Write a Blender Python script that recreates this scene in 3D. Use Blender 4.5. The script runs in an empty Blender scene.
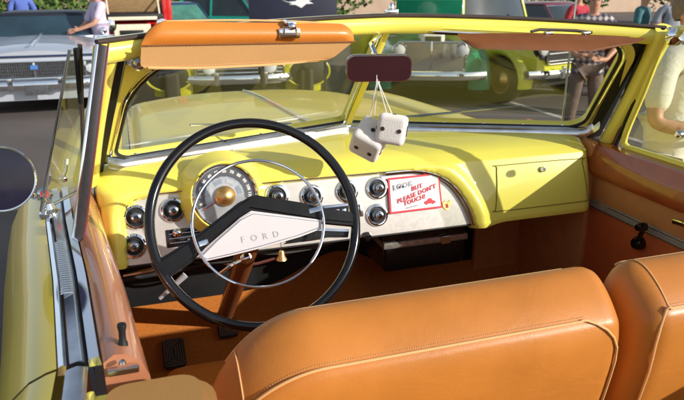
import bpy, bmesh, math, random
from mathutils import Vector, Matrix
random.seed(7)
R = math.radians
PI = math.pi
scene = bpy.context.scene
COL = scene.collection

# ------------------------------------------------------------------ camera
CAM = Vector((-.61, -1.67, 1.545)); YAW = R(18.2); PITCH = R(18.45); FPX = 654.
_f = Vector((math.sin(YAW)*math.cos(PITCH), math.cos(YAW)*math.cos(PITCH), -math.sin(PITCH)))
_r = Vector((math.cos(YAW), -math.sin(YAW), 0)); _u = _r.cross(_f)
cd = bpy.data.cameras.new('camera'); cam = bpy.data.objects.new('camera', cd); COL.objects.link(cam)
cam.matrix_world = Matrix.Translation(CAM) @ Matrix((_r, _u, -_f)).transposed().to_4x4()
cd.sensor_width = 36; cd.lens = 36*FPX/684; cd.clip_start = .02; cd.clip_end = 800
cd.dof.use_dof = True; cd.dof.focus_distance = 1.45; cd.dof.aperture_fstop = 9.0
scene.camera = cam

def at(px, py, P, N):
    """where a measured spot of the photograph meets a real plane of the car (authoring measure)"""
    d = _f + _r*((px-342)/FPX) - _u*((py-200)/FPX)
    P = Vector(P); N = Vector(N)
    return CAM + d*((P-CAM).dot(N)/d.dot(N))

# ------------------------------------------------------------------ world / light
w = bpy.data.worlds.new('World'); scene.world = w; w.use_nodes = True
nt = w.node_tree; nt.nodes.clear()
sky = nt.nodes.new('ShaderNodeTexSky'); sky.sky_type = 'NISHITA'; sky.sun_disc = False
SUN = Vector((1.0, -.90, .50)).normalized()          # towards the sun: low, from the right rear
elev = math.asin(SUN.z)
sky.sun_elevation = elev; sky.sun_rotation = math.atan2(SUN.x, SUN.y)
sky.air_density = 1.0; sky.dust_density = .6
bg = nt.nodes.new('ShaderNodeBackground'); bg.inputs[1].default_value = .15
wo = nt.nodes.new('ShaderNodeOutputWorld')
hs = nt.nodes.new('ShaderNodeHueSaturation'); hs.inputs['Saturation'].default_value = .6
nt.links.new(sky.outputs[0], hs.inputs['Color']); nt.links.new(hs.outputs[0], bg.inputs[0]); nt.links.new(bg.outputs[0], wo.inputs[0])
sl = bpy.data.lights.new('sun', 'SUN'); sl.energy = 5.0; sl.angle = R(.53); sl.color = (1, .95, .86)
so = bpy.data.objects.new('sun', sl); COL.objects.link(so)
so.rotation_euler = (-SUN).to_track_quat('-Z', 'Y').to_euler(); so.location = SUN*30
scene.view_settings.view_transform = 'Standard'; scene.view_settings.look = 'None'
scene.view_settings.exposure = 0; scene.view_settings.gamma = 1
scene.render.engine = 'CYCLES'
scene.cycles.max_bounces = 10; scene.cycles.transparent_max_bounces = 16
scene.cycles.use_denoising = True
scene.cycles.sample_clamp_indirect = 6

# ------------------------------------------------------------------ materials
MATS = {}
def pmat(name, col, rough=.5, metal=0., coat=0., noise=0., nscale=20., bump=0., bscale=200., spec=.5, emis=None, sheen=0., col2=None, coatr=.04, bump2=0., b2scale=9.):
    if name in MATS: return MATS[name]
    m = bpy.data.materials.new(name); m.use_nodes = True; n = m.node_tree; b = n.nodes['Principled BSDF']
    b.inputs['Base Color'].default_value = (*col, 1); b.inputs['Roughness'].default_value = rough
    b.inputs['Metallic'].default_value = metal; b.inputs['Coat Weight'].default_value = coat
    b.inputs['Coat Roughness'].default_value = coatr; b.inputs['Specular IOR Level'].default_value = spec
    b.inputs['Sheen Weight'].default_value = sheen
    tc = n.nodes.new('ShaderNodeTexCoord')
    if noise or col2:
        t = n.nodes.new('ShaderNodeTexNoise'); t.inputs['Scale'].default_value = nscale; t.inputs['Detail'].default_value = 5
        n.links.new(tc.outputs['Object'], t.inputs['Vector'])
        r = n.nodes.new('ShaderNodeValToRGB')
        c2 = col2 or tuple(max(0, c*(1-noise)) for c in col); c1 = col if col2 else tuple(min(1, c*(1+noise*.6)) for c in col)
        r.color_ramp.elements[0].position = .3; r.color_ramp.elements[1].position = .7
        r.color_ramp.elements[0].color = (*c2, 1); r.color_ramp.elements[1].color = (*c1, 1)
        n.links.new(t.outputs['Fac'], r.inputs[0]); n.links.new(r.outputs[0], b.inputs['Base Color'])
        mr = n.nodes.new('ShaderNodeMapRange'); mr.inputs[3].default_value = max(.02, rough*.8); mr.inputs[4].default_value = min(1, rough*1.25)
        n.links.new(t.outputs['Fac'], mr.inputs[0]); n.links.new(mr.outputs[0], b.inputs['Roughness'])
    if bump:
        t = n.nodes.new('ShaderNodeTexNoise'); t.inputs['Scale'].default_value = bscale; t.inputs['Detail'].default_value = 4
        n.links.new(tc.outputs['Object'], t.inputs['Vector'])
        bp = n.nodes.new('ShaderNodeBump'); bp.inputs['Strength'].default_value = bump; bp.inputs['Distance'].default_value = .002
        n.links.new(t.outputs['Fac'], bp.inputs['Height']); n.links.new(bp.outputs[0], b.inputs['Normal'])
        if bump2:
            mp = n.nodes.new('ShaderNodeMapping'); mp.inputs['Scale'].default_value = (1, 1, 2.2); n.links.new(tc.outputs['Object'], mp.inputs[0])
            t2 = n.nodes.new('ShaderNodeTexNoise'); t2.inputs['Scale'].default_value = b2scale; t2.inputs['Detail'].default_value = 3; t2.inputs['Distortion'].default_value = 1.2
            n.links.new(mp.outputs[0], t2.inputs['Vector'])
            b2 = n.nodes.new('ShaderNodeBump'); b2.inputs['Strength'].default_value = bump2; b2.inputs['Distance'].default_value = .012
            n.links.new(t2.outputs['Fac'], b2.inputs['Height']); n.links.new(b2.outputs[0], bp.inputs['Normal'])
    MATS[name] = m; return m

def glass(name, tint=(.9, .93, .88), refl=1.0, veil=.02, ior=1.5):
    if name in MATS: return MATS[name]
    m = bpy.data.materials.new(name); m.use_nodes = True; n = m.node_tree; n.nodes.clear()
    out = n.nodes.new('ShaderNodeOutputMaterial'); tr = n.nodes.new('ShaderNodeBsdfTransparent'); tr.inputs[0].default_value = (*tint, 1)
    gl = n.nodes.new('ShaderNodeBsdfGlossy'); gl.inputs['Roughness'].default_value = .01
    lw = n.nodes.new('ShaderNodeLayerWeight'); lw.inputs[0].default_value = .5      # Schlick fresnel from the facing angle
    pw = n.nodes.new('ShaderNodeMath'); pw.operation = 'POWER'; pw.inputs[1].default_value = 5; n.links.new(lw.outputs['Facing'], pw.inputs[0])
    fr = n.nodes.new('ShaderNodeMath'); fr.operation = 'MULTIPLY_ADD'; fr.inputs[1].default_value = .92; fr.inputs[2].default_value = .08; n.links.new(pw.outputs[0], fr.inputs[0])
    mu = n.nodes.new('ShaderNodeMath'); mu.operation = 'MULTIPLY'; mu.inputs[1].default_value = refl; mu.use_clamp = True
    mx = n.nodes.new('ShaderNodeMixShader'); n.links.new(fr.outputs[0], mu.inputs[0]); n.links.new(mu.outputs[0], mx.inputs[0])
    n.links.new(tr.outputs[0], mx.inputs[1]); n.links.new(gl.outputs[0], mx.inputs[2])
    df = n.nodes.new('ShaderNodeBsdfDiffuse'); df.inputs[0].default_value = (.75, .72, .62, 1)
    tc = n.nodes.new('ShaderNodeTexCoord'); no = n.nodes.new('ShaderNodeTexNoise'); no.inputs['Scale'].default_value = 9; no.inputs['Detail'].default_value = 8
    n.links.new(tc.outputs['Object'], no.inputs['Vector'])
    m2 = n.nodes.new('ShaderNodeMath'); m2.operation = 'MULTIPLY'; m2.inputs[1].default_value = veil*2; n.links.new(no.outputs['Fac'], m2.inputs[0])  # noisy pale diffuse share adds to the veil of reflected light
    mx2 = n.nodes.new('ShaderNodeMixShader'); n.links.new(m2.outputs[0], mx2.inputs[0]); n.links.new(mx.outputs[0], mx2.inputs[1]); n.links.new(df.outputs[0], mx2.inputs[2])
    n.links.new(mx2.outputs[0], out.inputs[0])
    MATS[name] = m; return m

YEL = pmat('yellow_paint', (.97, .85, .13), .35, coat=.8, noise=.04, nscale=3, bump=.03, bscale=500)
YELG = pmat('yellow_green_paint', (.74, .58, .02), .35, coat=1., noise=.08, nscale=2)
CHR = pmat('chrome', (.82, .84, .88), .06, metal=1., noise=.05, nscale=14)
CHRW = pmat('worn_chrome', (.62, .64, .68), .17, metal=1., noise=.18, nscale=25, bump=.05, bscale=60)
SILV = pmat('silver_panel_paint', (.70, .66, .61), .32, metal=.45, noise=.015, nscale=90, bump=.04, bscale=900, coat=.3)
BLK = pmat('black_enamel', (.006, .006, .007), .12, coat=.7, spec=.3)
SPK = pmat('black_spoke_plastic', (.008, .007, .007), .30, coat=.15, spec=.25, noise=.2, nscale=30)
RUB = pmat('black_rubber', (.02, .018, .017), .7, bump=.1, noise=.3, nscale=30)
DBRN = pmat('dark_brown_rubber', (.055, .035, .028), .6, noise=.3)
LEA = pmat('tan_leather', (.56, .20, .034), .40, noise=.16, nscale=6, bump=.14, bscale=420, spec=.4, coat=.08, coatr=.3, bump2=.10)
LEAO = pmat('orange_leather', (.66, .215, .03), .38, noise=.08, nscale=7, bump=.18, bscale=330, coat=.15, coatr=.25)
LEAT = pmat('tan_vinyl', (.44, .22, .06), .5, noise=.06, nscale=8, bump=.15, bscale=300)
STIT = pmat('piping_leather', (.78, .44, .18), .5, bump=.2, bscale=500)
MAH = pmat('mahogany_gloss_vinyl', (.42, .09, .022), .22, coat=.7, noise=.25, nscale=12, bump=.05, bscale=200)
DTAN = pmat('door_tan_vinyl', (.60, .25, .08), .5, noise=.1, bump=.15, bscale=300)
DRED = pmat('door_red_brown_vinyl', (.56, .12, .03), .5, noise=.12, bump=.15, bscale=260)
GARN = pmat('copper_garnish_paint', (.50, .20, .10), .28, coat=.8, noise=.12, nscale=8)
CARP = pmat('rust_carpet', (.52, .165, .025), .95, noise=.16, nscale=150, bump=.6, bscale=1100, spec=.1, sheen=.3)
CARPD = pmat('dark_rust_carpet', (.24, .06, .02), .95, noise=.35, nscale=160, bump=1., bscale=700, spec=.1)
STRP = pmat('grey_trim_strip', (.42, .39, .34), .4, metal=.3, noise=.2, nscale=180)
WHT = pmat('white_plastic', (.8, .78, .74), .35, noise=.03)
IVO = pmat('ivory_plastic', (.60, .56, .56), .3, coat=.5, noise=.04, nscale=12)
GOLD = pmat('brass', (.86, .56, .22), .38, metal=1., noise=.12, nscale=40)
BLKM = pmat('matt_black', (.008, .008, .009), .55, noise=.3, nscale=12, bump=.05)
GLS = glass('windshield_glass', (.93, .94, .84), .9, .013)
GLV = glass('vent_glass', (.80, .83, .74), 1.3, .035)
GLC = glass('clear_cover_glass', (.97, .97, .97), .7, .005)
MAR = pmat('maroon_mirror_reflection', (.045, .016, .022), .12, coat=.6, noise=.15, nscale=9)  # dark reflection in the rear-view mirror, put into the colour as maroon
NAVM = pmat('navy_mirror_reflection', (.012, .012, .028), .10, coat=.15, spec=.25, noise=.3, nscale=25)  # navy colour stands in for the dark things the door mirror reflects

# ------------------------------------------------------------------ mesh helpers
def finish(me, mat, smooth=35):
    if mat is not None:
        for m in (mat if isinstance(mat, (list, tuple)) else [mat]): me.materials.append(m)
    if smooth:
        me.polygons.foreach_set('use_smooth', [True]*len(me.polygons))
        me.set_sharp_from_angle(angle=R(smooth))
    me.update()

class MB:
    def __init__(s): s.bm = bmesh.new()
    def box(s, c, d, rot=None, bev=0., seg=2, mi=0):
        r = bmesh.ops.create_cube(s.bm, size=1)['verts']
        M = Matrix.Translation(Vector(c)) @ (rot.to_4x4() if rot else Matrix.Identity(4)) @ Matrix.Diagonal((*d, 1))
        bmesh.ops.transform(s.bm, matrix=M, verts=r)
        fs = {f for v in r for f in v.link_faces}
        for f in fs: f.material_index = mi
        if bev:
            es = {e for v in r for e in v.link_edges}
            q = bmesh.ops.bevel(s.bm, geom=list(es), offset=bev, segments=seg, affect='EDGES', profile=.6)
            for f in q['faces']: f.material_index = mi
        return s
    def bar(s, a, b, wx, wy, bev=0., up=(0, 0, 1), mi=0):
        a = Vector(a); b = Vector(b); z = (b-a).normalized(); x = Vector(up).cross(z)
        if x.length < 1e-4: x = Vector((1, 0, 0))
        x.normalize(); y = z.cross(x)
        return s.box((a+b)/2, (wx, wy, (b-a).length), Matrix((x, y, z)).transposed(), bev, mi=mi)
    def tube(s, pts, r, n=12, closed=False, flat=1., cap=True, up=None, mi=0):
        pts = [Vector(p) for p in pts]; k = len(pts); rr = r if isinstance(r, (list, tuple)) else [r]*k
        rings = []; px = None
        for i, p in enumerate(pts):
            if closed: t = pts[(i+1) % k]-pts[i-1]
            else: t = pts[min(i+1, k-1)]-pts[max(i-1, 0)]
            t.normalize()
            if up is not None: x = Vector(up).cross(t)
            elif px is None: x = t.orthogonal()
            else: x = px - t*px.dot(t)
            if x.length < 1e-6: x = t.orthogonal()
            x.normalize(); px = x; y = t.cross(x)
            rings.append([s.bm.verts.new(p + (x*math.cos(a)+y*math.sin(a)*flat)*rr[i]) for a in [2*PI*j/n for j in range(n)]])
        m = k if closed else k-1
        for i in range(m):
            A = rings[i]; B = rings[(i+1) % k]
            for j in range(n):
                f = s.bm.faces.new((A[j], A[(j+1) % n], B[(j+1) % n], B[j])); f.material_index = mi
        if cap and not closed:
            s.bm.faces.new(rings[0][::-1]).material_index = mi; s.bm.faces.new(rings[-1]).material_index = mi
        return s
    def lathe(s, prof, o, ax, n=32, ref=None, mi=0):
        """prof: (radius, height) list along axis ax from origin o"""
        o = Vector(o); z = Vector(ax).normalized(); x = (Vector(ref) if ref else z.orthogonal()); x = (x-z*x.dot(z)).normalized(); y = z.cross(x)
        rings = []
        for r, h in prof:
            if r < 1e-6: rings.append([s.bm.verts.new(o+z*h)])
            else: rings.append([s.bm.verts.new(o+z*h+(x*math.cos(2*PI*j/n)+y*math.sin(2*PI*j/n))*r) for j in range(n)])
        for A, B in zip(rings, rings[1:]):
            for j in range(n):
                k = (j+1) % n
                if len(A) == 1 and len(B) == 1: continue
                if len(A) == 1: f = s.bm.faces.new((A[0], B[k], B[j]))
                elif len(B) == 1: f = s.bm.faces.new((A[j], A[k], B[0]))
                else: f = s.bm.faces.new((A[j], A[k], B[k], B[j]))
                f.material_index = mi
        return s
    def prism(s, poly, M, d, bev=0., mi=0):
        """2-D polygon in the xy plane of matrix M extruded by d along its z"""
        bm2 = bmesh.new(); vs = [bm2.verts.new((x, y, 0)) for x, y in poly]; f = bm2.faces.new(vs)
        q = bmesh.ops.extrude_face_region(bm2, geom=[f]); bmesh.ops.translate(bm2, vec=(0, 0, d), verts=[v for v in q['geom'] if isinstance(v, bmesh.types.BMVert)])
        bmesh.ops.recalc_face_normals(bm2, faces=bm2.faces)
        if bev: 
            top = [e for e in bm2.edges if all(abs(v.co.z-d) < 1e-7 for v in e.verts)]
            bmesh.ops.bevel(bm2, geom=top, offset=bev, segments=2, affect='EDGES')
        bm2.transform(M); bm2.verts.index_update(); mp = [s.bm.verts.new(v.co) for v in bm2.verts]
        for f in bm2.faces:
            g = s.bm.faces.new([mp[v.index] for v in f.verts]); g.material_index = mi
        bm2.free(); return s
    def grid(s, fn, nu, nv, closeu=False, mi=0, flip=False):
        V = [[s.bm.verts.new(fn(i/(nu), j/(nv))) for j in range(nv+1)] for i in range(nu if closeu else nu+1)]
        for i in range(nu):
            for j in range(nv):
                a, b, c, d = V[i][j], V[(i+1) % len(V)][j], V[(i+1) % len(V)][j+1], V[i][j+1]
                f = s.bm.faces.new((d, c, b, a) if flip else (a, b, c, d)); f.material_index = mi
        return s
    def poly(s, pts, mi=0):
        f = s.bm.faces.new([s.bm.verts.new(Vector(p)) for p in pts]); f.material_index = mi; return s
    def loft(s, rings, cap=True, mi=0):
        V = [[s.bm.verts.new(Vector(p)) for p in r] for r in rings]; n = len(V[0])
        for A, B in zip(V, V[1:]):
            for j in range(n):
                s.bm.faces.new((A[j], A[(j+1) % n], B[(j+1) % n], B[j])).material_index = mi
        if cap: s.bm.faces.new(V[0][::-1]).material_index = mi; s.bm.faces.new(V[-1]).material_index = mi
        return s
    def build(s, name, mat, parent=None, label=None, smooth=35, loc=None, fixn=True):
        if fixn: bmesh.ops.recalc_face_normals(s.bm, faces=s.bm.faces)
        me = bpy.data.meshes.new(name); s.bm.to_mesh(me); s.bm.free(); finish(me, mat, smooth)
        o = bpy.data.objects.new(name, me); COL.objects.link(o)
        if parent: o.parent = parent
        if loc is not None: o.location = loc
        if label: o['label'] = label
        return o

def thing(name, label, cat, loc=(0, 0, 0), rz=0, group=None):
    o = bpy.data.objects.new(name, None); COL.objects.link(o); o.location = loc; o.rotation_euler = (0, 0, rz)
    o.empty_display_size = .1; o['label'] = label; o['category'] = cat
    if group: o['group'] = group
    return o
def tag(o, label, cat, group=None):
    o['label'] = label; o['category'] = cat
    if group: o['group'] = group
    return o
def struct(o): o['kind'] = 'structure'; return o
def text_mesh(name, body, size, M, mat, parent, depth=.0006, align='CENTER', space=1., shear=0., bold=0.):
    c = bpy.data.curves.new(name, 'FONT'); c.body = body; c.size = size; c.extrude = depth; c.align_x = align; c.align_y = 'CENTER'
    c.space_character = space; c.shear = shear; c.offset = bold; c.resolution_u = 2
    t = bpy.data.objects.new(name+'_curve', c); COL.objects.link(t)
    bpy.context.view_layer.update()
    me = bpy.data.meshes.new_from_object(t.evaluated_get(bpy.context.evaluated_depsgraph_get()))
    bpy.data.objects.remove(t); bpy.data.curves.remove(c)
    me.transform(M); me.materials.clear(); me.materials.append(mat); me.name = name
    o = bpy.data.objects.new(name, me); COL.objects.link(o); o.parent = parent
    return o
def frame(o, x, y):
    x = Vector(x).normalized(); y = Vector(y); y = (y-x*y.dot(x)).normalized(); z = x.cross(y)
    return Matrix.Translation(Vector(o)) @ Matrix((x, y, z)).transposed().to_4x4()
def lerp(a, b, t): return a+(b-a)*t
def interp(x, xs, ys):
    if x <= xs[0]: return ys[0]
    for i in range(1, len(xs)):
        if x <= xs[i]: return lerp(ys[i-1], ys[i], (x-xs[i-1])/(xs[i]-xs[i-1]))
    return ys[-1]
def sstep(a, b, x):
    t = max(0, min(1, (x-a)/(b-a))); return t*t*(3-2*t)
def catmull(pts, n=6, closed=False):
    pts = [Vector(p) for p in pts]; k = len(pts); out = []
    rng = range(k if closed else k-1)
    for i in rng:
        p0 = pts[i-1] if (closed or i > 0) else pts[0]; p1 = pts[i]; p2 = pts[(i+1) % k]; p3 = pts[(i+2) % k] if (closed or i+2 < k) else pts[-1]
        for j in range(n):
            t = j/n; out.append(.5*((2*p1)+(-p0+p2)*t+(2*p0-5*p1+4*p2-p3)*t*t+(-p0+3*p1-3*p2+p3)*t**3))
    if not closed: out.append(pts[-1])
    return out

# ================================================================== THE CONVERTIBLE
CAR = thing('convertible_car', 'open yellow convertible with tan leather seats and a large black steering wheel', 'convertible')

GZ = -.28      # ground level under the car and the show lot
# ------ dashboard
def yws(x): return .19-.31*abs(x-.01)          # foot of the V windshield
def dash_y(z): return -.165+.27*(z-.92)
DN = Vector((0, -1, .27)).normalized()          # outward normal of the dash face
DX = Vector((1, 0, 0)); DU = DN.cross(DX)       # DU points up the face
def dface(x, z, out=0.): return Vector((x, dash_y(z), z)) + DN*out
PANEL = [(-.652, .905), (-.646, 1.02), (-.636, 1.045), (-.615, 1.058), (-.56, 1.066), (-.3, 1.068), (.04, 1.067), (.09, 1.066), (.13, 1.061), (.165, 1.050), (.195, 1.034), (.222, 1.010), (.245, .978), (.262, .944), (.275, .905)]
def psd(x, z):
    """signed distance to the panel outline, positive inside (open at the bottom)"""
    d = 9; ins = False; n = len(PANEL)
    for i in range(n):
        x1, z1 = PANEL[i]; x2, z2 = PANEL[(i+1) % n]
        if i < n-1:
            L = (x2-x1)**2+(z2-z1)**2; t = max(0, min(1, ((x-x1)*(x2-x1)+(z-z1)*(z2-z1))/L))
            d = min(d, math.hypot(x-x1-t*(x2-x1), z-z1-t*(z2-z1)))
        zz = min(z, 9)
        if (z1 > zz) != (z2 > zz) and x < (x2-x1)*(zz-z1)/(z2-z1)+x1: ins = not ins
    if z < .905: return d if -.652 < x < .275 else -d
    return d if ins else -d
REC = .020
def dash_pt(u, v):
    x = lerp(-.705, .675, u)
    A = Vector((x, yws(x)+.012, 1.119)); D = Vector((x, -.080, 1.104))
    if A.y < -.045: A.y = max(A.y, -.045)
    prof = [A, A.lerp(D, .3)+Vector((0, 0, .006)), A.lerp(D, .65)+Vector((0, 0, .006)), D, Vector((x, -.104, 1.092)), Vector((x, -.119, 1.076))]
    head = len(prof)-1
    nv = 46
    k = v*nv
    if k < 10:
        t = k/10*head; i = min(int(t), head-1); p = prof[i].lerp(prof[i+1], t-i)
    elif k <= 40:
        z = lerp(1.076, .912, (k-10)/30); p = Vector((x, dash_y(z), z))
    else:
        q = [(dash_y(.912), .912), (-.165, .902), (-.150, .898), (-.11, .899), (-.06, .91), (-.0, .93), (.06, .95)]
        i = int(round(k-40)); p = Vector((x, q[i][0], q[i][1]))
    # bulge of the face on the right of the panel, and the brow over it
    if k > 5:
        d = psd(x, p.z)
        face = sstep(1.105, 1.06, p.z)
        lip = .012*math.exp(-((d+.022)/.022)**2) if d < 0 else 0
        if x > .25: lip *= 1+.35*sstep(.25, .3, x)*sstep(1.05, .95, p.z)
        if d > 0: p += -DN*REC*sstep(-.001, .007, d) if k <= 41 else Vector((0, REC*.8, 0))
        elif k <= 41: p += DN*lip*face
        if k <= 41: p += DN*.006*math.sin(PI*max(0, min(1, (p.z-.91)/.17)))*sstep(.27, .34, x)
    # rounded ends
    for e, s in ((-.705, 1), (.675, -1)):
        dd = (x-e)*s
        if dd < .045:
            t = 1-dd/.045; o = .045*(1-math.sqrt(max(0, 1-t*t)))
            if k > 3: p.y += min(.05, o*1.1); p.z -= o*.25*sstep(8, 0, k)
    # bottom of the yellow right side dips at the tip near the arc
    if x > .27 and k >= 38: p.z -= .010*sstep(.38, .30, x)
    return p
b = MB(); b.grid(dash_pt, 300, 46); dash = b.build('dashboard', YEL, CAR, smooth=50)

# silver instrument panel
P2 = [(x, z) for x, z in PANEL]
b = MB()
Mp = frame(dface(0, .92, -REC), DX, DU)
def dl(x, z): return (x, (z-.92)/DU.z)       # dash coordinates to panel local
poly = [dl(x*1.0+(.004 if x < -.5 else -.003 if x > 0 else 0), z-.003 if z > .95 else z) for x, z in P2]
b.prism(poly, Mp, .006, .0015)
ip = b.build('instrument_panel', SILV, CAR, smooth=30)
# dark lip and chrome trim round the right-hand arc
arc = catmull([dface(x, z, -.004) for x, z in [(.02, 1.066)]+PANEL[7:]], 5)
b = MB(); b.tube(arc, .008, 10, flat=.6, up=DN); b.build('panel_trim', CHRW, CAR)
lip = catmull([dface(x+.0, z+.001, -.002) for x, z in PANEL[1:9]], 4)
b = MB(); b.tube(lip, .0028, 8); b.build('panel_edge', CHRW, CAR)
b = MB(); b.box(dface(-.19, .9055, -REC+.003), (.92, .006, .006), Mp.to_3x3(), .001); b.build('panel_lower_rail', BLKM, CAR)

# glovebox
GB = [(.350, 1.052), (.345, 1.0), (.340, .955), (.338, .938), (.35, .934), (.63, .934), (.643, .937), (.645, .95), (.632, 1.045), (.625, 1.055), (.36, 1.057)]
def proud(x, z): return dface(x, z, .0070*1+.006*math.sin(PI*max(0, min(1, (z-.91)/.17))))
b = MB(); loop = catmull([Vector(proud(x, z))-DN*.0052 for x, z in GB], 4, True)
b.tube(loop, .0011, 6, closed=True); glv = b.build('glovebox_seam', pmat('seam_shadow', (.22, .17, .01), .8, noise=.2), CAR)
b = MB(); kp = proud(.495, 1.036)-DN*.004
b.lathe([(0.0075, -.002), (.0085, .002), (.0075, .005), (.006, .0055), (.004, .0052), (.004, .003), (0, .003)], kp, DN, 24); gl = b.build('glovebox_lock', CHR, CAR)
b = MB(); b.box(kp+DN*.0045, (.0014, .0012, .006), Mp.to_3x3()); b.build('key_slot', BLKM, gl)

# control knobs
def knob(px, py, icon=0, small=.93, dark=False):
    o = at(px, py, dface(0, .92, -REC+.006), DN)
    b = MB(); s = small
    b.lathe([(.0335*s, 0), (.0335*s, .003), (.031*s, .0065), (.027*s, .0075), (.0245*s, .0055), (.0225*s, .001), (.0225*s, 0)], o, DN, 40)
    root = b.build('control_knob', CHR, CAR)
    b = MB(); b.lathe([(.0225*s, .001), (.016*s, .0015), (.0155*s, .0012), (0, .0012)], o, DN, 32); b.build('bezel_well', BLKM, root)
    b = MB(); b.lathe([(.0165*s, .001), (.0165*s, .006), (.0135*s, .010), (.012*s, .0155), (.0128*s, .021), (.0115*s, .0245), (.008*s, .0262), (0, .0268)], o, DN, 32)
    b.build('knob_cap', CHRW if not dark else BLK, root)
    b = MB(); b.lathe([(.0062*s, .0264), (.0062*s, .0276), (0, .0278)], o, DN, 20)
    b.build('knob_dot', BLK if not dark else CHR, root)
    return root
for q in [(136, 217), (134, 246), (173, 210), (277, 196), (312, 196), (347, 191), (377, 188), (377, 215)]: knob(*q)

# heater slider cluster
o = at(186, 237, dface(0, .92, -REC+.006), DN); Rm = Mp.to_3x3()
b = MB(); b.box(o, (.094, .044, .004), Rm, .002); hc = b.build('heater_control', BLK, CAR)
for k, dz in enumerate((.011, 0, -.011)):
    b = MB(); b.box(o+DU*dz+DN*.003, (.080, .003, .003), Rm, .001); b.build('slider_rail', CHRW, hc)
b = MB(); b.lathe([(.011, 0), (.011, .006), (.006, .010), (.0, .011)], o+DX*-.02+DU*.013+DN*.002, DN, 20); b.build('slider_knob', CHR, hc)
b = MB(); b.bar(o+DX*.006-DU*.004+DN*.003, o+DX*.006-DU*.030+DN*.012, .006, .004, .001); b.build('slider_lever', CHR, hc)
for k in range(3):
    b = MB(); b.box(o+DX*(.02+.012*k)+DU*.016+DN*.0025, (.006, .0025, .001), Rm); b.build('control_marking', WHT, hc)
# radio
o = at(343, 211, dface(0, .92, -REC+.006), DN)
b = MB(); b.box(o, (.110, .040, .008), Rm, .003); rd = b.build('radio', CHRW, CAR)
b = MB(); b.box(o+DN*.004, (.094, .026, .003), Rm, .001); b.build('radio_dial', BLK, rd)
for k in range(5):
    b = MB(); b.box(o+DX*(-.036+.018*k)-DU*.0+DN*.0065, (.011, .013, .006), Rm, .0015); b.build('push_button', IVO if k != 2 else CHRW, rd)

# ------ speedometer pod
SC = at(225, 196, dface(0, .92, .03), DN); KS = .87
b = MB(); b.lathe([(KS*r_, h_) for r_, h_ in [(.128, -.055), (.122, -.045), (.110, -.02), (.098, .0), (.0965, .006), (.093, .008), (.089, .006), (.0885, 0)]], SC, DN, 72); pod = b.build('speedometer', YEL, CAR, smooth=60)
b = MB(); b.lathe([(KS*r_, h_) for r_, h_ in [(.0890, .000), (.0895, .0075), (.0865, .0095), (.0835, .0075), (.0825, .0)]], SC, DN, 64); b.build('bezel', CHR, pod)
b = MB(); b.lathe([(KS*r_, h_) for r_, h_ in [(.083, .0005), (.048, .0002), (.0, .0002)]], SC, DN, 64)
b.build('dial_face', pmat('dial_silver', (.66, .68, .70), .32, metal=.6, noise=.15, nscale=30), pod)
# dark numeral band over the upper half
def dialp(a, r, out): return SC + (DX*math.sin(a)+DU*math.cos(a))*r*KS + DN*out
b = MB(); b.grid(lambda u, v: dialp(lerp(R(-112), R(100), u), lerp(.056, .0815, v), .0014), 50, 2); b.build('numeral_band', pmat('dial_black', (.10, .10, .11), .35, noise=.2), pod)
for k in range(12):
    a = R(-104)+R(196)*k/11
    M = frame(dialp(a, .0685, .0018), DX*math.cos(a)-DU*math.sin(a), DX*math.sin(a)+DU*math.cos(a))
    text_mesh('numeral', str(k*10), .0100, M, WHT, pod, .0004, bold=.0006)
for k in range(45):
    a = R(-104)+R(196)*k/44
b = MB()
for k in range(45):
    a = R(-104)+R(196)*k/44; L = .004 if k % 4 else .007
    b.bar(dialp(a, .0565, .0018), dialp(a, .0565-L*.6, .0018), .0010, .0006, up=DN)
b.build('scale_marks', BLK, pod)
for k in range(4):
    a = R(-70+47*k)
    b = MB(); b.grid(lambda u, v: dialp(a+R(15)*(u-.5)*2, lerp(.036, .048, v), .0012), 8, 1)
    b.build('warning_lens', pmat('lens_%s' % ('a' if k % 2 else 'b'), (.32, .36, .42) if k % 2 else (.55, .57, .6), .25, noise=.1), pod)
b = MB(); b.lathe([(KS*r_, h_) for r_, h_ in [(.0285, .001), (.0285, .006), (.024, .011), (.012, .018), (.0, .022)]], SC, DN, 48); b.build('centre_cap', GOLD, pod)
b = MB(); b.bar(dialp(R(-118), .028, .006), dialp(R(-118), .07, .006), .002, .001, up=DN); b.build('needle', pmat('needle_red', (.6, .05, .02), .4, noise=.05), pod)
b = MB(); b.lathe([(KS*r_, h_) for r_, h_ in [(.0825, .004), (.04, .0105), (0, .012)]], SC, DN, 48); b.build('cover_glass', GLC, pod)

# car-club sticker on the panel (right of the card)
SM = dface(0, .92, -REC+.0065)
o = at(447, 205, SM, DN)
M = frame(o, DX, DU)
b = MB(); b.prism([(-.014, .008), (-.004, .014), (.001, .006), (.010, .013), (.015, .004), (.006, -.004), (.002, -.015), (-.006, -.013), (-.013, -.004)], M, .0015)
em = b.build('crest_emblem', GOLD, CAR)
b = MB(); b.prism([(-.005, .003), (.002, .004), (.003, -.008), (-.004, -.008)], M @ Matrix.Translation((0, 0, .0016)), .0008); b.build('crest_field', pmat('crest_red', (.6, .05, .03), .4, noise=.05), em)

# ------ garnish strip along the windshield foot


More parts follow.
